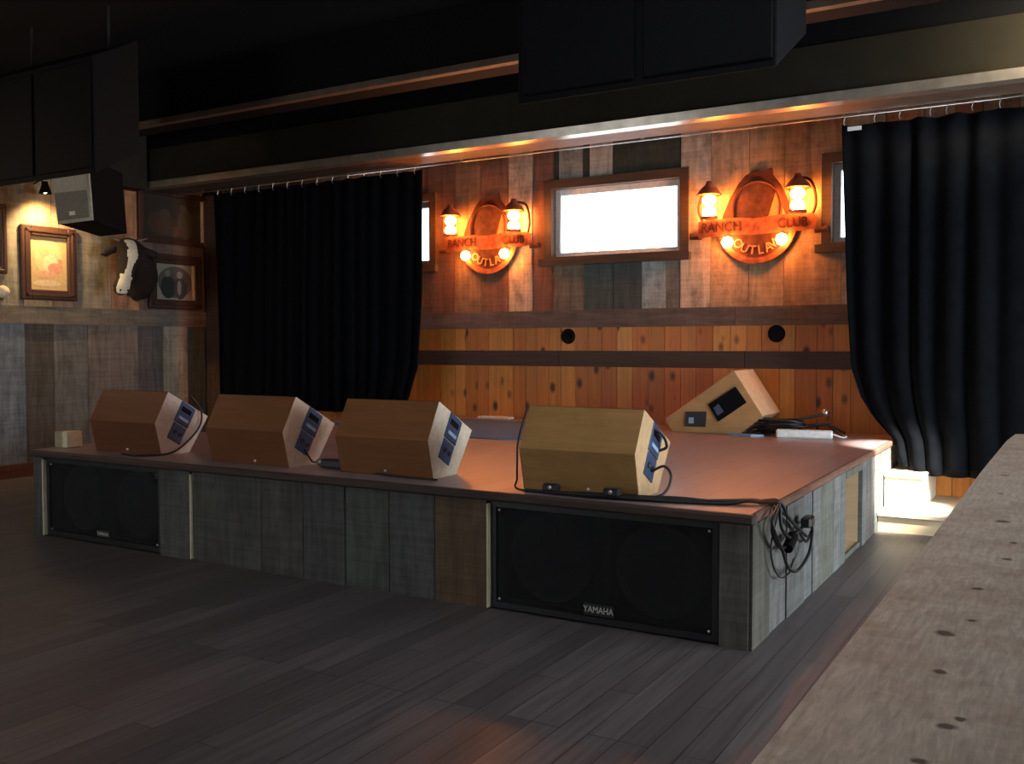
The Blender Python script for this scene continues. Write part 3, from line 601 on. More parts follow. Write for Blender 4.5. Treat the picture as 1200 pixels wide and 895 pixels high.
# bundle hanging over the stage side
hg = thing('hanging_cables', 'tangle of black cables with a plug hanging over the side of the stage', 'cable', (0.03, 0.7, 0.45))
def SP(px, py, off=0.035): q = U(px, py, 0, off); return q
lst = [[(893, 590), (912, 596), (930, 612), (944, 634), (951, 622)], [(897, 592), (905, 620), (914, 642), (924, 636), (938, 620), (950, 608)], [(900, 594), (916, 618), (926, 630), (934, 622)],
       [(894, 591), (905, 612), (917, 645), (924, 665), (935, 668), (948, 648), (952, 622), (948, 606)], [(896, 596), (904, 636), (906, 662), (914, 676), (924, 672), (930, 655)], [(900, 592), (925, 608), (945, 628)]]
for k, l in enumerate(lst):
    b = MB(); b.tube(smooth_path([Vector((-0.045, 0.295 + 0.012 * k, S + 0.016)), Vector((0.045, 0.33 + 0.012 * k, S + 0.012))] + [SP(px, py, 0.045 + 0.012 * (k % 4)) for px, py in l[1:]], 8), 0.0095 if k != 4 else 0.005, 7); b.build('strand', M_RUBBER, hg)
q = SP(946, 611, 0.075); b = MB(); b.box(0.05, 0.11, q.y - 0.06, q.y + 0.05, q.z - 0.03, q.z + 0.035, bev=0.012); b.build('plug', M_BLACKM, hg)
q = SP(924, 636, 0.06); b = MB(); b.tube([(0.07, q.y - 0.06, q.z - 0.02), (0.07, q.y + 0.06, q.z + 0.03)], 0.03, 10); b.build('tie_wrap', M_BLACK, hg)

# ------------------------------------------------------------------ curtains on their rail
RZ, RY = 3.64, 4.30
rl = thing('curtain_rail', 'thin pale metal curtain rail running under the header', 'curtain rail', (-3.0, RY, RZ))
b = MB(); b.tube([(XL + 0.06, RY, RZ), (XR - 0.5, RY, RZ)], 0.009, 8); b.build('rod', M_STEEL, rl)
for xx in (-8.8, -4.6, -2.4, -0.3, 2.0):
    b = MB(); b.box(xx - 0.012, xx + 0.012, RY - 0.012, RY + 0.012, RZ + 0.005, RZ + 0.062); b.build('bracket', M_STEEL, rl)
def lerp_tab(tab, z):
    tab = sorted(tab)
    if z <= tab[0][0]: return tab[0][1]
    for (a, xa), (c, xc) in zip(tab, tab[1:]):
        if z <= c: t = (z - a) / (c - a); t = t * t * (3 - 2 * t) if False else t; return xa + (xc - xa) * t
    return tab[-1][1]
def curtain(label, ltab, rtab, ztop, zbot, folds, amp, hooks, seed, tassel=None):
    rn = random.Random(seed); xm = (lerp_tab(ltab, 3) + lerp_tab(rtab, 3)) / 2
    r0 = thing('stage_curtain', label, 'curtain', (xm, RY, zbot(0.5)), 0, 'black stage curtains')
    nu, nv = folds * 14, 40; ph = [rn.uniform(-0.9, 0.9) for _ in range(folds + 2)]; am = [rn.uniform(0.25, 1.5) for _ in range(folds + 2)]
    wid = [rn.uniform(0.55, 1.6) for _ in range(folds)]; tot = sum(wid); cum = [0.0]
    for q_ in wid: cum.append(cum[-1] + q_ / tot)
    xlt, xrt = lerp_tab(ltab, 9), lerp_tab(rtab, 9)
    b = MB(); vs = []
    for j in range(nv + 1):
        for i in range(nu + 1):
            t = i / 14; k = min(int(t), folds - 1); fr = t - k; u = cum[k] + (cum[k + 1] - cum[k]) * fr
            z = ztop(u) + (zbot(u) - ztop(u)) * (j / nv); dn = j / nv
            pk = ph[k] * (1 - fr) + ph[k + 1] * fr; ak = am[k] * (1 - fr) + am[k + 1] * fr
            y = RY + amp * (0.55 + 0.6 * dn) * ak * math.sin(2 * PI * t + pk * (0.4 + dn)) + 0.02 * math.sin(5 * u + 3 * dn)
            x = xlt + (xrt - xlt) * u + (lerp_tab(ltab, z) - xlt) * (1 - u) ** 5 + (lerp_tab(rtab, z) - xrt) * u ** 5 + 0.012 * math.cos(2 * PI * t + pk) * (0.4 + dn)
            vs.append((x, y, z))
    b.add(vs, [(j * (nu + 1) + i, (j + 1) * (nu + 1) + i, (j + 1) * (nu + 1) + i + 1, j * (nu + 1) + i + 1) for j in range(nv) for i in range(nu)], smooth=True)
    cl = b.build('cloth', M_VELVET, r0); so = cl.modifiers.new('thickness', 'SOLIDIFY'); so.thickness = 0.005; so.offset = 0
    for xx in hooks:
        b = MB(); b.tube(smooth_path([(xx, RY - 0.004, RZ + 0.014), (xx + 0.012, RY - 0.012, RZ), (xx + 0.006, RY - 0.014, RZ - 0.03), (xx, RY - 0.014, RZ - 0.055), (xx + 0.01, RY - 0.01, RZ - 0.085)], 4), 0.0045, 5); b.build('hook', M_STEEL, r0)
    return r0
rt = curtain('black velvet curtain at the right, edge swept down to the bright step', [(0.40, 0.10), (0.60, 0.05), (0.72, 0.02), (0.9, -0.15), (1.1, -0.27), (1.36, -0.355), (2.0, -0.40), (3.56, -0.455)], [(0.4, 2.6), (3.6, 2.45)],
        lambda u: 3.565 - 0.02 * abs(math.sin(u * 9 * PI)), lambda u: 0.480 - 0.066 * max(0, min(1, (u - 0.125) * 25)), 13, 0.036,
        [-0.43, -0.17, 0.04, 0.29, 0.42, 0.62, 0.83, 1.03, 1.25, 1.5, 1.8, 2.1], 3)
q = U(1002, 151, 1, RY - 0.05); b = MB(); b.box(q.x - 0.06, q.x + 0.06, RY - 0.075, RY - 0.07, q.z - 0.018, q.z + 0.018); o = b.build('tag', M_WHITE, rt)
lf = curtain('black velvet curtain at the left, hanging behind the left wedge monitors', [(0.7, -8.55), (3.6, -8.60)], [(0.70, -5.47), (0.95, -5.37), (1.31, -5.24), (2.2, -5.16), (3.6, -5.13)],
        lambda u: 3.60 - 0.012 * abs(math.sin(u * 12 * PI)), lambda u: 0.74, 17, 0.030, [-8.5 + 0.25 * k for k in range(14)], 5)

# ------------------------------------------------------------------ lit rusted wall signs
def wall_sign(label, cx, cz, s):
    y0 = YB - 0.055
    r0 = thing('wall_sign', label, 'sign', (cx, y0, cz), 0, 'rusted lantern signs on the back wall')
    P = lambda x, z, dy=0.0: (cx + x * s, y0 - dy, cz + z * s)
    # origin: middle of the banner. plate: disc below, bell-shaped crest above
    poly = []
    for k in range(0, 25):
        g = PI + PI * k / 24; poly.append((0.37 * math.cos(g), 0.03 + 0.37 * math.sin(g)))
    poly += [(0.36, 0.12), (0.30, 0.27), (0.24, 0.40), (0.16, 0.50), (0.15, 0.575), (0.06, 0.55), (-0.02, 0.565), (-0.12, 0.52), (-0.20, 0.43), (-0.29, 0.28), (-0.355, 0.12)]
    b = MB(); b.prism(poly, 0.0, 0.012, lambda u, v, w_: P(u, v, w_)); b.build('plate', M_RUSTD, r0)
    # raised horseshoe over the plate, and the triangular cut piece beside it
    b = MB(); hs = [P(0.25 * math.cos(g) , 0.18 + 0.27 * math.sin(g), 0.025) for g in [math.radians(-40 + 260 * k / 30) for k in range(31)]]
    b.tube(hs, 0.016 * s, 8); b.build('horseshoe', M_RUSTD, r0)
    b = MB(); b.prism([(0.11, 0.06), (0.30, 0.075), (0.19, 0.33)], 0.013, 0.020, lambda u, v, w_: P(u, v, w_)); b.build('cut_panel', M_RUSTL, r0)
    # lower ring
    b = MB(); outer = [(0.41 * math.cos(g), 0.03 + 0.41 * math.sin(g)) for g in [math.radians(185 + 170 * k / 28) for k in range(29)]]; inner = [(0.35 * math.cos(g), 0.03 + 0.35 * math.sin(g)) for g in [math.radians(355 - 170 * k / 28) for k in range(29)]]
    b.prism(outer + inner, 0.012, 0.035, lambda u, v, w_: P(u, v, w_)); b.build('ring', M_RUST, r0)
    # banner with rolled ends
    b = MB(); b.prism([(-0.60, -0.10), (-0.60, 0.075), (-0.50, 0.095), (-0.2, 0.095), (0.0, 0.075), (0.2, 0.095), (0.52, 0.095), (0.60, 0.075), (0.60, -0.06), (0.45, -0.075), (0.2, -0.075), (0.0, -0.09), (-0.2, -0.075), (-0.45, -0.08)], 0.040, 0.052, lambda u, v, w_: P(u, v, w_)); bn = b.build('banner', M_RUST, r0)
    for sx in (-1, 1):
        b = MB(); b.tube([P(sx * 0.58, -0.075, 0.02), P(sx * 0.70, -0.07, 0.02)], 0.032 * s, 10); b.build('scroll_end', M_RUSTD, r0)
    for txt, xx in (('RANCH', -0.36), ('CLUB', 0.37)):
        lettering(txt, 0.15 * s, P(xx, 0.005, 0.056), PI / 2, 0, 0, M_RUSTD, bn, 0.006, 'banner_lettering', 0.80)
    for k, ch in enumerate('OUTLAW'):
        g = math.radians(270 + (k - 2.5) * 17.5); rr = 0.275
        lettering(ch, 0.13 * s, P(rr * math.cos(g), 0.03 + rr * math.sin(g), 0.018), PI / 2, 0, 0, M_RUSTL, r0, 0.006, 'letter', 0.9).rotation_euler = (PI / 2, -(g - 1.5 * PI), 0)
    # lanterns
    for sx in (-1, 1):
        lx = sx * 0.445; dy = 0.17
        b = MB(); o = P(lx, 0, dy)
        b.lathe([(0.0, 0.47 * s), (0.03 * s, 0.465 * s), (0.04 * s, 0.43 * s), (0.075 * s, 0.40 * s), (0.125 * s, 0.335 * s), (0.13 * s, 0.325 * s), (0.09 * s, 0.335 * s), (0.0, 0.345 * s)], o, 'Z', 18)
        hood = b.build('lantern', M_RUST, r0)
        b = MB(); b.lathe([(0.0, 0.085 * s), (0.085 * s, 0.085 * s), (0.09 * s, 0.105 * s), (0.0, 0.106 * s)], o, 'Z', 18); b.build('lantern_base', M_RUST, hood)
        for k in range(4):
            g = PI / 4 + k * PI / 2; b = MB(); b.tube([(o[0] + 0.088 * s * math.cos(g), o[1] + 0.088 * s * math.sin(g), o[2] + 0.10 * s), (o[0] + 0.088 * s * math.cos(g), o[1] + 0.088 * s * math.sin(g), o[2] + 0.335 * s)], 0.004 * s, 6); b.build('cage_bar', M_RUSTD, hood)
        for zz in (0.155, 0.272):
            b = MB(); b.lathe([(0.0, -0.056 * s), (0.04 * s, -0.05 * s), (0.066 * s, -0.024 * s), (0.07 * s, 0.0), (0.064 * s, 0.026 * s), (0.035 * s, 0.052 * s), (0.0, 0.056 * s)], (o[0], o[1], o[2] + zz * s), 'Z', 14); b.build('bulb', M_BULB, hood)
        b = MB(); b.tube(smooth_path([P(lx + sx * 0.10, 0.05, 0.03), P(lx + sx * 0.15, 0.2, 0.06), P(lx + sx * 0.10, 0.40, 0.05), P(lx, 0.44, 0.10)]), 0.014 * s, 7); b.build('lantern_arm', M_RUSTD, r0)
        b = MB(); o2 = P(sx * 0.275, -0.155, 0.10); b.lathe([(0.0, -0.06 * s), (0.04 * s, -0.046 * s), (0.062 * s, 0.0), (0.04 * s, 0.046 * s), (0.0, 0.06 * s)], o2, 'Z', 14); lbulb = b.build('lower_bulb', M_BULB, r0)
        b = MB(); b.tube([(o2[0], o2[1], o2[2] + 0.07 * s), (o2[0], y0 - 0.03, o2[2] + 0.07 * s)], 0.010 * s, 6); b.build('bulb_holder', M_RUSTD, r0)
p = U(887, 265, 1, YB - 0.06); wall_sign('rusted lantern sign to the right of the bright window, lit by six bulbs', p.x, p.z, 1.0)
p = U(573, 284, 1, YB - 0.06); wall_sign('rusted lantern sign to the left of the bright window, lit by six bulbs', p.x, p.z, 0.98)
# round dark outlet covers on the pine
for px, py, lb in ((666, 394, 'round dark cover on the pine wall, below the left lantern sign'), (910, 391, 'round dark cover on the pine wall, below the right lantern sign')):
    p = U(px, py, 1, YB - 0.02); b = MB(); b.lathe([(0.0, -0.014), (0.05, -0.014), (0.058, -0.020), (0.082, -0.018), (0.088, 0.0)], (p.x, YB - 0.018, p.z), 'Y', 24); tag(b.build('round_outlet_cover', M_BLACK), lb, 'cover', 'round covers on the pine wall')

# ------------------------------------------------------------------ pictures and cow head on the left wall
XW = XL + 0.034
def picture(label, corners, fw, fcol, mat_w, paint, gold=False, matside=0.0):
    q = [U(px, py, 0, XW) for px, py in corners]
    y0 = (q[0].y + q[3].y) / 2; y1 = (q[1].y + q[2].y) / 2; z1 = (q[0].z + q[1].z) / 2; z0 = (q[2].z + q[3].z) / 2
    r0 = thing('framed_picture', label, 'picture', (XW, (y0 + y1) / 2, z0), 0, 'framed pictures on the left wall')
    d1 = XW + 0.05
    b = MB()
    for a0, a1, c0, c1 in ((y0, y0 + fw, z0, z1), (y1 - fw, y1, z0, z1), (y0 + fw, y1 - fw, z0, z0 + fw), (y0 + fw, y1 - fw, z1 - fw, z1)): b.box(XW, d1, a0, a1, c0, c1, jit(fcol), 0, 0.012)
    g = fw * 0.35
    for a0, a1, c0, c1 in ((y0 + g, y0 + g * 1.8, z0 + g, z1 - g), (y1 - g * 1.8, y1 - g, z0 + g, z1 - g), (y0 + g, y1 - g, z0 + g, z0 + g * 1.8), (y0 + g, y1 - g, z1 - g * 1.8, z1 - g)): b.box(d1 - 0.004, d1 + 0.012, a0, a1, c0, c1, jit(fcol), 0, 0.005)
    b.build('frame', M_FRAMEWOOD, r0)
    if mat_w:
        b = MB(); f0, f1, g0, g1 = y0 + fw, y1 - fw, z0 + fw, z1 - fw; l, rr = mat_w
        if l: b.box(XW + 0.015, XW + 0.02, f0, f0 + l, g0, g1); b.box(XW + 0.015, XW + 0.02, f0 + l, f1 - rr, g0, g0 + l); b.box(XW + 0.015, XW + 0.02, f0 + l, f1 - rr, g1 - l, g1)
        b.box(XW + 0.015, XW + 0.03, f1 - rr, f1, g0, g1); b.build('mount_card', M_IVORY, r0)
    b = MB(); f0, f1, g0, g1 = y0 + fw * 0.9, y1 - fw * 0.9, z0 + fw * 0.9, z1 - fw * 0.9
    b.box(XW + 0.004, XW + 0.012, f0, f1, g0, g1, paint[0])
    for k, (u, v, ru, rv, c) in enumerate(paint[1]):
        b.ell((XW + 0.0125 + 0.0003 * k, f0 + (f1 - f0) * u, g0 + (g1 - g0) * v), ru * (f1 - f0), rv * (g1 - g0), Vector((0, 1, 0)), Vector((0, 0, 1)), c)
    b.build('painting', M_TINT, r0)
    return r0
picture('lamp-lit yellow picture in a carved brown frame on the left wall', [(22, 264), (88, 268), (88, 352), (23, 352)], 0.125, (0.065, 0.028, 0.017), None,
        ((0.66, 0.47, 0.22), [(0.5, 0.62, 0.36, 0.32, (0.78, 0.60, 0.30)), (0.38, 0.72, 0.14, 0.10, (0.72, 0.50, 0.24)), (0.55, 0.5, 0.2, 0.16, (0.84, 0.70, 0.42)), (0.68, 0.42, 0.2, 0.10, (0.72, 0.34, 0.22)), (0.4, 0.3, 0.26, 0.07, (0.74, 0.42, 0.26)), (0.8, 0.55, 0.06, 0.05, (0.6, 0.32, 0.18)), (0.45, 0.14, 0.36, 0.06, (0.78, 0.58, 0.34))]))
picture('wide dark oil painting high on the left wall above the small portrait', [(160, 221), (243, 229), (240, 290), (161, 284)], 0.075, (0.07, 0.028, 0.018), (0, 0.04),  # pale strip at the right edge paints mat and glare together
        ((0.045, 0.032, 0.024), [(0.30, 0.35, 0.22, 0.28, (0.075, 0.042, 0.028)), (0.34, 0.30, 0.14, 0.2, (0.115, 0.046, 0.03)), (0.36, 0.58, 0.09, 0.11, (0.085, 0.062, 0.042)), (0.70, 0.40, 0.14, 0.36, (0.085, 0.07, 0.042)), (0.66, 0.76, 0.06, 0.09, (0.11, 0.08, 0.055)), (0.5, 0.2, 0.16, 0.12, (0.10, 0.055, 0.035)), (0.88, 0.4, 0.08, 0.4, (0.06, 0.05, 0.03))]))
picture('small framed old portrait of two seated figures below the wide dark painting', [(172, 296), (236, 302), (234, 363), (173, 362)], 0.13, (0.055, 0.026, 0.017), (0.0, 0.05),
        ((0.30, 0.265, 0.20), [(0.5, 0.5, 0.44, 0.42, (0.10, 0.09, 0.075)), (0.32, 0.36, 0.19, 0.30, (0.03, 0.03, 0.03)), (0.62, 0.34, 0.17, 0.30, (0.045, 0.048, 0.05)), (0.31, 0.72, 0.07, 0.09, (0.20, 0.18, 0.15)), (0.61, 0.70, 0.075, 0.10, (0.28, 0.27, 0.24)), (0.60, 0.36, 0.05, 0.2, (0.22, 0.22, 0.22))]))
picture('frame cut by the left edge of the photo, beside the lamp-lit yellow picture', [(-45, 234), (6, 240), (6, 321), (-45, 318)], 0.08, (0.07, 0.028, 0.018), None,
        ((0.45, 0.35, 0.20), [(0.5, 0.5, 0.3, 0.3, (0.55, 0.42, 0.25))]))
p = U(0, 340, 0, XW)
cup = thing('wall_trophy', 'small pale ornament on the left wall at the very edge of the photo', 'ornament', (XW, p.y, p.z))
b = MB(); b.box(XW, XW + 0.02, p.y - 0.09, p.y + 0.035, p.z - 0.12, p.z + 0.0, (0.05, 0.04, 0.03), 0, 0.006); b.build('plaque', M_FRAMEWOOD, cup)
b = MB(); b.lathe([(0.0, 0.16), (0.05, 0.15), (0.075, 0.09), (0.06, 0.03), (0.035, 0.022)], (XW, p.y - 0.02, p.z - 0.02), 'X', 14); b.build('boss', M_IVORY, cup)

# mounted cow head
ch = thing('mounted_cow_head', 'black and white mounted cow head between the pictures on the left wall', 'cow head', (XW, 3.4, 2.4))
wall_c = U(160, 322, 0, XW)
hx = XL + 0.42; poll = U(150, 290, 0, hx); muz = U(141, 341, 0, hx + 0.10)
b = MB(); pth = [(wall_c + Vector((0.0, 0, -0.02)), 0.25, 0.33), (wall_c + Vector((0.10, -0.03, 0.02)), 0.225, 0.30), (wall_c.lerp(poll, 0.55) + Vector((0.08, 0, 0.0)), 0.19, 0.235),
     (poll + Vector((0.0, 0.01, -0.03)), 0.145, 0.15), (poll.lerp(muz, 0.22) + Vector((0.05, 0, 0)), 0.155, 0.165), (poll.lerp(muz, 0.5) + Vector((0.05, 0, 0)), 0.115, 0.13), (poll.lerp(muz, 0.75) + Vector((0.03, 0, 0)), 0.092, 0.10), (poll.lerp(muz, 0.92) + Vector((0.02, 0, 0)), 0.105, 0.085), (muz + Vector((0.01, 0, -0.02)), 0.08, 0.06), (muz + Vector((0.005, 0, -0.05)), 0.02, 0.02)]
P_ = [Vector(q[0]) for q in pth]; dense = []
for i in range(len(pth) - 1):
    for k in range(12):
        t = k / 12; a, bb, c, e = P_[max(i - 1, 0)], P_[i], P_[i + 1], P_[min(i + 2, len(P_) - 1)]
        dense.append((0.5 * ((2 * bb) + (c - a) * t + (2 * a - 5 * bb + 4 * c - e) * t * t + (3 * bb - a - 3 * c + e) * t ** 3), pth[i][1] * (1 - t) + pth[i + 1][1] * t, pth[i][2] * (1 - t) + pth[i + 1][2] * t, i + t))
dense.append((P_[-1], pth[-1][1], pth[-1][2], len(pth) - 1)); nr = 60; rings = []
side = Vector((0.35, 1.0, 0)).normalized()
for i, (c, ra, rb, sv) in enumerate(dense):
    tg = (dense[min(i + 1, len(dense) - 1)][0] - dense[max(i - 1, 0)][0]).normalized(); sd = (side - tg * side.dot(tg)).normalized(); dr = sd.cross(tg).normalized()
    if dr.dot(Vector((0.7, 0, 0.7))) < 0: dr = -dr
    rings.append([c + sd * (ra * math.cos(2 * PI * k / nr)) + dr * (rb * math.sin(2 * PI * k / nr)) for k in range(nr)])
for i in range(len(rings) - 1):
    for k in range(nr):
        sv = dense[i][3]; g = 2 * PI * (k + 0.5) / nr - PI / 2; g = (g + PI) % (2 * PI) - PI
        wob = noise.noise(rings[i][k] * 7) * 0.5
        blaze = abs(g) < (0.30 + (0.55 if sv > 5.6 else 0.12 if sv < 4.4 else 0.0)) + wob * 0.4 and 3.2 < sv < 8.2
        b.add([rings[i][k], rings[i][(k + 1) % nr], rings[i + 1][(k + 1) % nr], rings[i + 1][k]], [(0, 1, 2, 3)], (0.70, 0.66, 0.52) if blaze else (0.028, 0.020, 0.017), 0, True)
hb = b.build('head', M_HIDE, ch)
import bmesh as _bm
m_ = _bm.new(); m_.from_mesh(hb.data); _bm.ops.remove_doubles(m_, verts=m_.verts, dist=1e-4); _bm.ops.recalc_face_normals(m_, faces=m_.faces); m_.to_mesh(hb.data); m_.free()
for sg in (-1, 1):
    o = poll + side * (0.13 * sg) + Vector((0.0, 0, -0.02))
    b = MB(); b.tube(smooth_path([o, o + side * (0.08 * sg) + Vector((0.02, 0, -0.02)), o + side * (0.17 * sg) + Vector((0.03, 0, -0.06)), o + side * (0.22 * sg) + Vector((0.02, 0, -0.09))], 4), [0.03] * 3 + [0.05] * 3 + [0.055] * 4 + [0.03, 0.02, 0.01][:3], 10, (0.03, 0.022, 0.018)); b.build('ear', M_HIDE, ch)
    o = poll + side * (0.09 * sg) + Vector((-0.02, 0, 0.08))
    pts = smooth_path([o, o + side * (0.06 * sg) + Vector((0, 0, 0.02)), o + side * (0.11 * sg) + Vector((0.02, 0, 0.035)), o + side * (0.15 * sg) + Vector((0.04, 0, 0.06))], 4)
    b = MB(); b.tube(pts, [0.028 * (1 - 0.85 * k / (len(pts) - 1)) for k in range(len(pts))], 8); b.build('horn', M_HORN, ch)
    e = poll.lerp(muz, 0.27) + side * (0.135 * sg) + Vector((0.10, 0, 0.01)); b = MB(); b.lathe([(0, -0.022), (0.016, -0.015), (0.022, 0), (0.016, 0.015), (0, 0.022)], e, 'Z', 10); b.build('eye', M_BLACKM, ch)
    e = muz + side * (0.045 * sg) + Vector((0.075, 0, 0.01)); b = MB(); b.lathe([(0, -0.014), (0.012, -0.008), (0.014, 0), (0.010, 0.01), (0, 0.014)], e, 'Z', 8); b.build('nostril', M_BLACK, ch)
b = MB(); n = 26; b.prism([(0.20 * math.cos(2 * PI * k / n), 0.36 * math.sin(2 * PI * k / n) * (1 if math.sin(2 * PI * k / n) > 0 else 1.1)) for k in range(n)], 0, 0.02, lambda u, v, w_: (XW - 0.005 + w_, wall_c.y + u * 0.8, wall_c.z - 0.02 + v * 0.85), (0.06, 0.035, 0.025)); b.build('shield', M_FRAMEWOOD, ch)

# ------------------------------------------------------------------ gallery lamp and hung speakers
gp = U(53, 222, 0, XL + 0.32)
gl = thing('gallery_lamp', 'small black clamp lamp shining on the yellow picture at the left', 'lamp', gp)
b = MB(); b.tube([(XL + 0.03, gp.y + 0.05, gp.z + 0.10), (XL + 0.2, gp.y + 0.03, gp.z + 0.13), gp], 0.012, 8); b.build('arm', M_BLACKM, gl)
b = MB(); b.lathe([(0.0, 0.10), (0.03, 0.095), (0.04, 0.05), (0.075, -0.05), (0.07, -0.05), (0.035, 0.045), (0, 0.05)], gp, 'Z', 16); b.build('shade', M_BLACK, gl)
b = MB(); b.lathe([(0.0, -0.03), (0.022, -0.02), (0.028, 0.0), (0.018, 0.03), (0, 0.04)], gp + Vector((0, 0, -0.02)), 'Z', 12); b.build('bulb', plain('warm_bulb', (1, 0.8, 0.5), 0.3, 0, 0.5, 0, 5, 0, (1.0, 0.62, 0.25), 25), gl)
sl = spot('gallery_beam', gp + Vector((0.02, 0, -0.09)), (XL, U(56, 318, 0, XL).y, 2.5), 105, (1.0, 0.66, 0.30), 125, 0.8, 0.05); sl.parent = gl; sl.matrix_parent_inverse = basis(gl).inverted()
lp = bpy.data.lights.new('room_lamp_glow', 'POINT'); lp.energy = 26; lp.color = (1.0, 0.66, 0.34); lp.shadow_soft_size = 0.12
lo = bpy.data.objects.new('room_lamp_glow', lp); COL.objects.link(lo); lo.location = (-7.6, -0.6, 3.1)

sk = thing('hanging_speaker', 'grey-fronted black speaker hanging from the ceiling beside the lamp-lit picture', 'speaker', (-7.9, 1.7, 2.9))
Ys = 1.6; q = [U(px, py, 1, Ys) for px, py in ((60, 188), (104, 184), (110, 258), (70, 263))]; tl, tr, brr, bll = q
dirb = Vector((-0.04, 0.46, -0.09))
b = MB(); vs = [tl, tr, brr, bll] + [tl.lerp(tr, 0.15) + dirb, tr.lerp(tl, 0.05) + dirb, brr.lerp(bll, 0.05) + dirb, bll.lerp(brr, 0.15) + dirb]
b.add(vs, [(0, 1, 2, 3), (4, 7, 6, 5), (0, 4, 5, 1), (1, 5, 6, 2), (2, 6, 7, 3), (3, 7, 4, 0)]); b.build('cabinet', M_BLACK, sk, False, 0.01)
def onface(u, v, k): a = tl.lerp(tr, u); c = bll.lerp(brr, u); p = a.lerp(c, v); return Vector((p.x, p.y - k, p.z))
def facepanel(nm, u0, u1, v0, v1, k0, k1, mat, par=None):
    b = MB(); vs = [onface(u, v, k0) for u, v in ((u0, v0), (u1, v0), (u1, v1), (u0, v1))] + [onface(u, v, k1) for u, v in ((u0, v0), (u1, v0), (u1, v1), (u0, v1))]
    b.add(vs, [(0, 1, 2, 3), (4, 7, 6, 5), (0, 4, 5, 1), (1, 5, 6, 2), (2, 6, 7, 3), (3, 7, 4, 0)]); return b.build(nm, mat, par or sk)
fp = facepanel('front_frame', 0, 1, 0, 1, 0.001, 0.02, M_GREYP)
facepanel('horn_panel', 0.1, 0.92, 0.05, 0.46, 0.02, 0.026, M_GREYP, fp); facepanel('grille', 0.04, 0.93, 0.52, 0.95, 0.02, 0.03, M_GREYG, fp); facepanel('badge', 0.40, 0.56, 0.83, 0.89, 0.03, 0.034, M_LOGO, fp)
b = MB()
for u in (0.3, 0.7): p = tl.lerp(tr, u) + Vector((0, 0.3, 0)); b.tube([p, (p.x, p.y, ZC)], 0.012, 6)
b.build('hanger', M_BLACKM, sk)

def pa(label, xr, wd, h, L_):
    y0 = 0.486; zf = U(910, 78, 0, -0.02).z if xr > -1 else U(112, 203, 0, xr).z
    r0 = thing('hanging_speaker', label, 'speaker', (xr - wd / 2, y0 + 0.3, zf), 0, 'wide black speakers hung above the stage front')
    tilt = math.atan2(0.357, 0.66); ud = Vector((0, math.cos(tilt), math.sin(tilt))); vd = Vector((0, -math.sin(tilt) * 0.0, 1.0))
    b = MB(); o = Vector((0, y0, zf)); vs = []
    for xx in (xr - wd, xr):
        for p in (o, o + ud * L_, o + ud * L_ + Vector((0, 0, h)), o + Vector((0, 0, h))): vs.append(p + Vector((xx, 0, 0)))
    b.add(vs, [(0, 1, 2, 3), (4, 7, 6, 5), (0, 4, 5, 1), (1, 5, 6, 2), (2, 6, 7, 3), (3, 7, 4, 0)]); b.build('cabinet', M_BLACK, r0, False, 0.012)
    for k in range(2):
        b = MB(); a0 = xr - wd + 0.04 + k * wd / 2; b.box(a0, a0 + wd / 2 - 0.06, y0 - 0.02, y0 - 0.002, zf + 0.05, zf + h - 0.05, bev=0.006); b.build('grille', M_BLACK, r0)
    for xx in (xr - wd + 0.25, xr - 0.25):
        b = MB(); z0 = zf + h + 0.12; b.tube([(xx, y0 + 0.35, z0 - 0.05), (xx, y0 + 0.35, ZC)], 0.012, 6); b.build('chain', M_BLACKM, r0)
pa('wide black speaker cabinet hanging above the right half of the stage front', -0.02, 1.63, 1.0, 0.75)
pa('wide black speaker cabinet hanging at the top left above the left wall pictures', -5.83, 1.63, 1.0, 0.53)

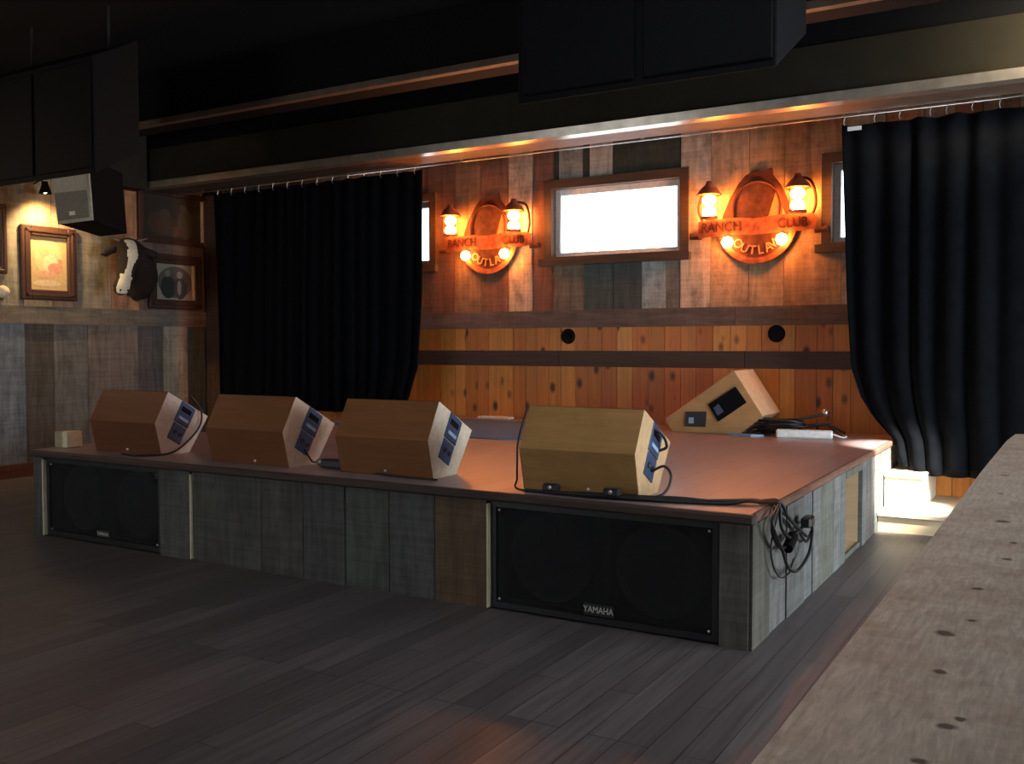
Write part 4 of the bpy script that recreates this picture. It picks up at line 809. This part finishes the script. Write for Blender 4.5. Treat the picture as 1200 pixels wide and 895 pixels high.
# ------------------------------------------------------------------ rough timber counter at the right
ct = thing('bar_counter', 'rough grey-brown timber bar counter running along the right foreground', 'counter', (1.5, -1.0, 0))
ZTc = 1.05; A = U(880, 895, 2, ZTc); Bc = U(1180, 516, 2, ZTc); Cc = U(1190, 508.5, 2, ZTc)
dv = (Bc - A).normalized(); A2 = A - dv * 2.2
lft = [A2, A, A.lerp(Bc, 0.35) + Vector((0.004, 0, 0)), A.lerp(Bc, 0.7) + Vector((-0.004, 0, 0)), Bc, Cc]
b = MB(); poly = [(q.x, q.y) for q in lft] + [(Cc.x + 0.06, Cc.y + 0.035), (1.85, Cc.y + 0.035), (1.85, A2.y)]
M_ = wood; b.prism(poly, ZTc - 0.085, ZTc, lambda u, v, w_: (u, v, w_), (0.40, 0.335, 0.275))
# dark knots and nail holes on this slab, at their own places
nt = M_COUNTER.node_tree; N, L = nt.nodes, nt.links; bs = N['Principled BSDF']; src = bs.inputs['Base Color'].links[0].from_socket
tc = N.new('ShaderNodeTexCoord'); nz = N.new('ShaderNodeTexNoise'); nz.inputs['Scale'].default_value = 40; L.new(tc.outputs['Object'], nz.inputs['Vector'])
ws = N.new('ShaderNodeVectorMath'); ws.operation = 'MULTIPLY_ADD'; ws.inputs[1].default_value = (0.02, 0.02, 0.02); L.new(nz.outputs['Color'], ws.inputs[0]); L.new(tc.outputs['Object'], ws.inputs[2])
for px, py, rr in ((1107, 742, 0.018), (1101, 787, 0.013), (1125, 842, 0.011), (1111, 851, 0.014), (1175, 611, 0.022), (1180, 655, 0.014), (1146, 690, 0.014), (1188, 636, 0.012), (1178, 557, 0.02), (1138, 727, 0.010), (1078, 892, 0.012), (1172, 578, 0.014)):
    p = U(px, py, 2, ZTc) + Vector((0.01, 0.01, 0.01))
    dn = N.new('ShaderNodeVectorMath'); dn.operation = 'DISTANCE'; dn.inputs[1].default_value = p; L.new(ws.outputs[0], dn.inputs[0])
    mr = N.new('ShaderNodeMapRange'); mr.inputs[1].default_value = rr * 0.6; mr.inputs[2].default_value = rr * 1.15; mr.inputs[3].default_value = 0.92; mr.inputs[4].default_value = 0; L.new(dn.outputs['Value'], mr.inputs[0])
    mx = N.new('ShaderNodeMix'); mx.data_type = 'RGBA'; L.new(mr.outputs[0], mx.inputs['Factor']); L.new(src, mx.inputs['A']); mx.inputs['B'].default_value = (0.02, 0.011, 0.007, 1); src = mx.outputs['Result']
L.new(src, bs.inputs['Base Color'])
b.build('counter_top', M_COUNTER, ct)
for y in (A2.y + 0.3, -3.2, -1.0, Cc.y - 0.4):
    b = MB(); b.box(1.44, 1.56, y - 0.06, y + 0.06, 0.0, ZTc - 0.086, (0.16, 0.13, 0.11)); b.build('post', M_BARN, ct)
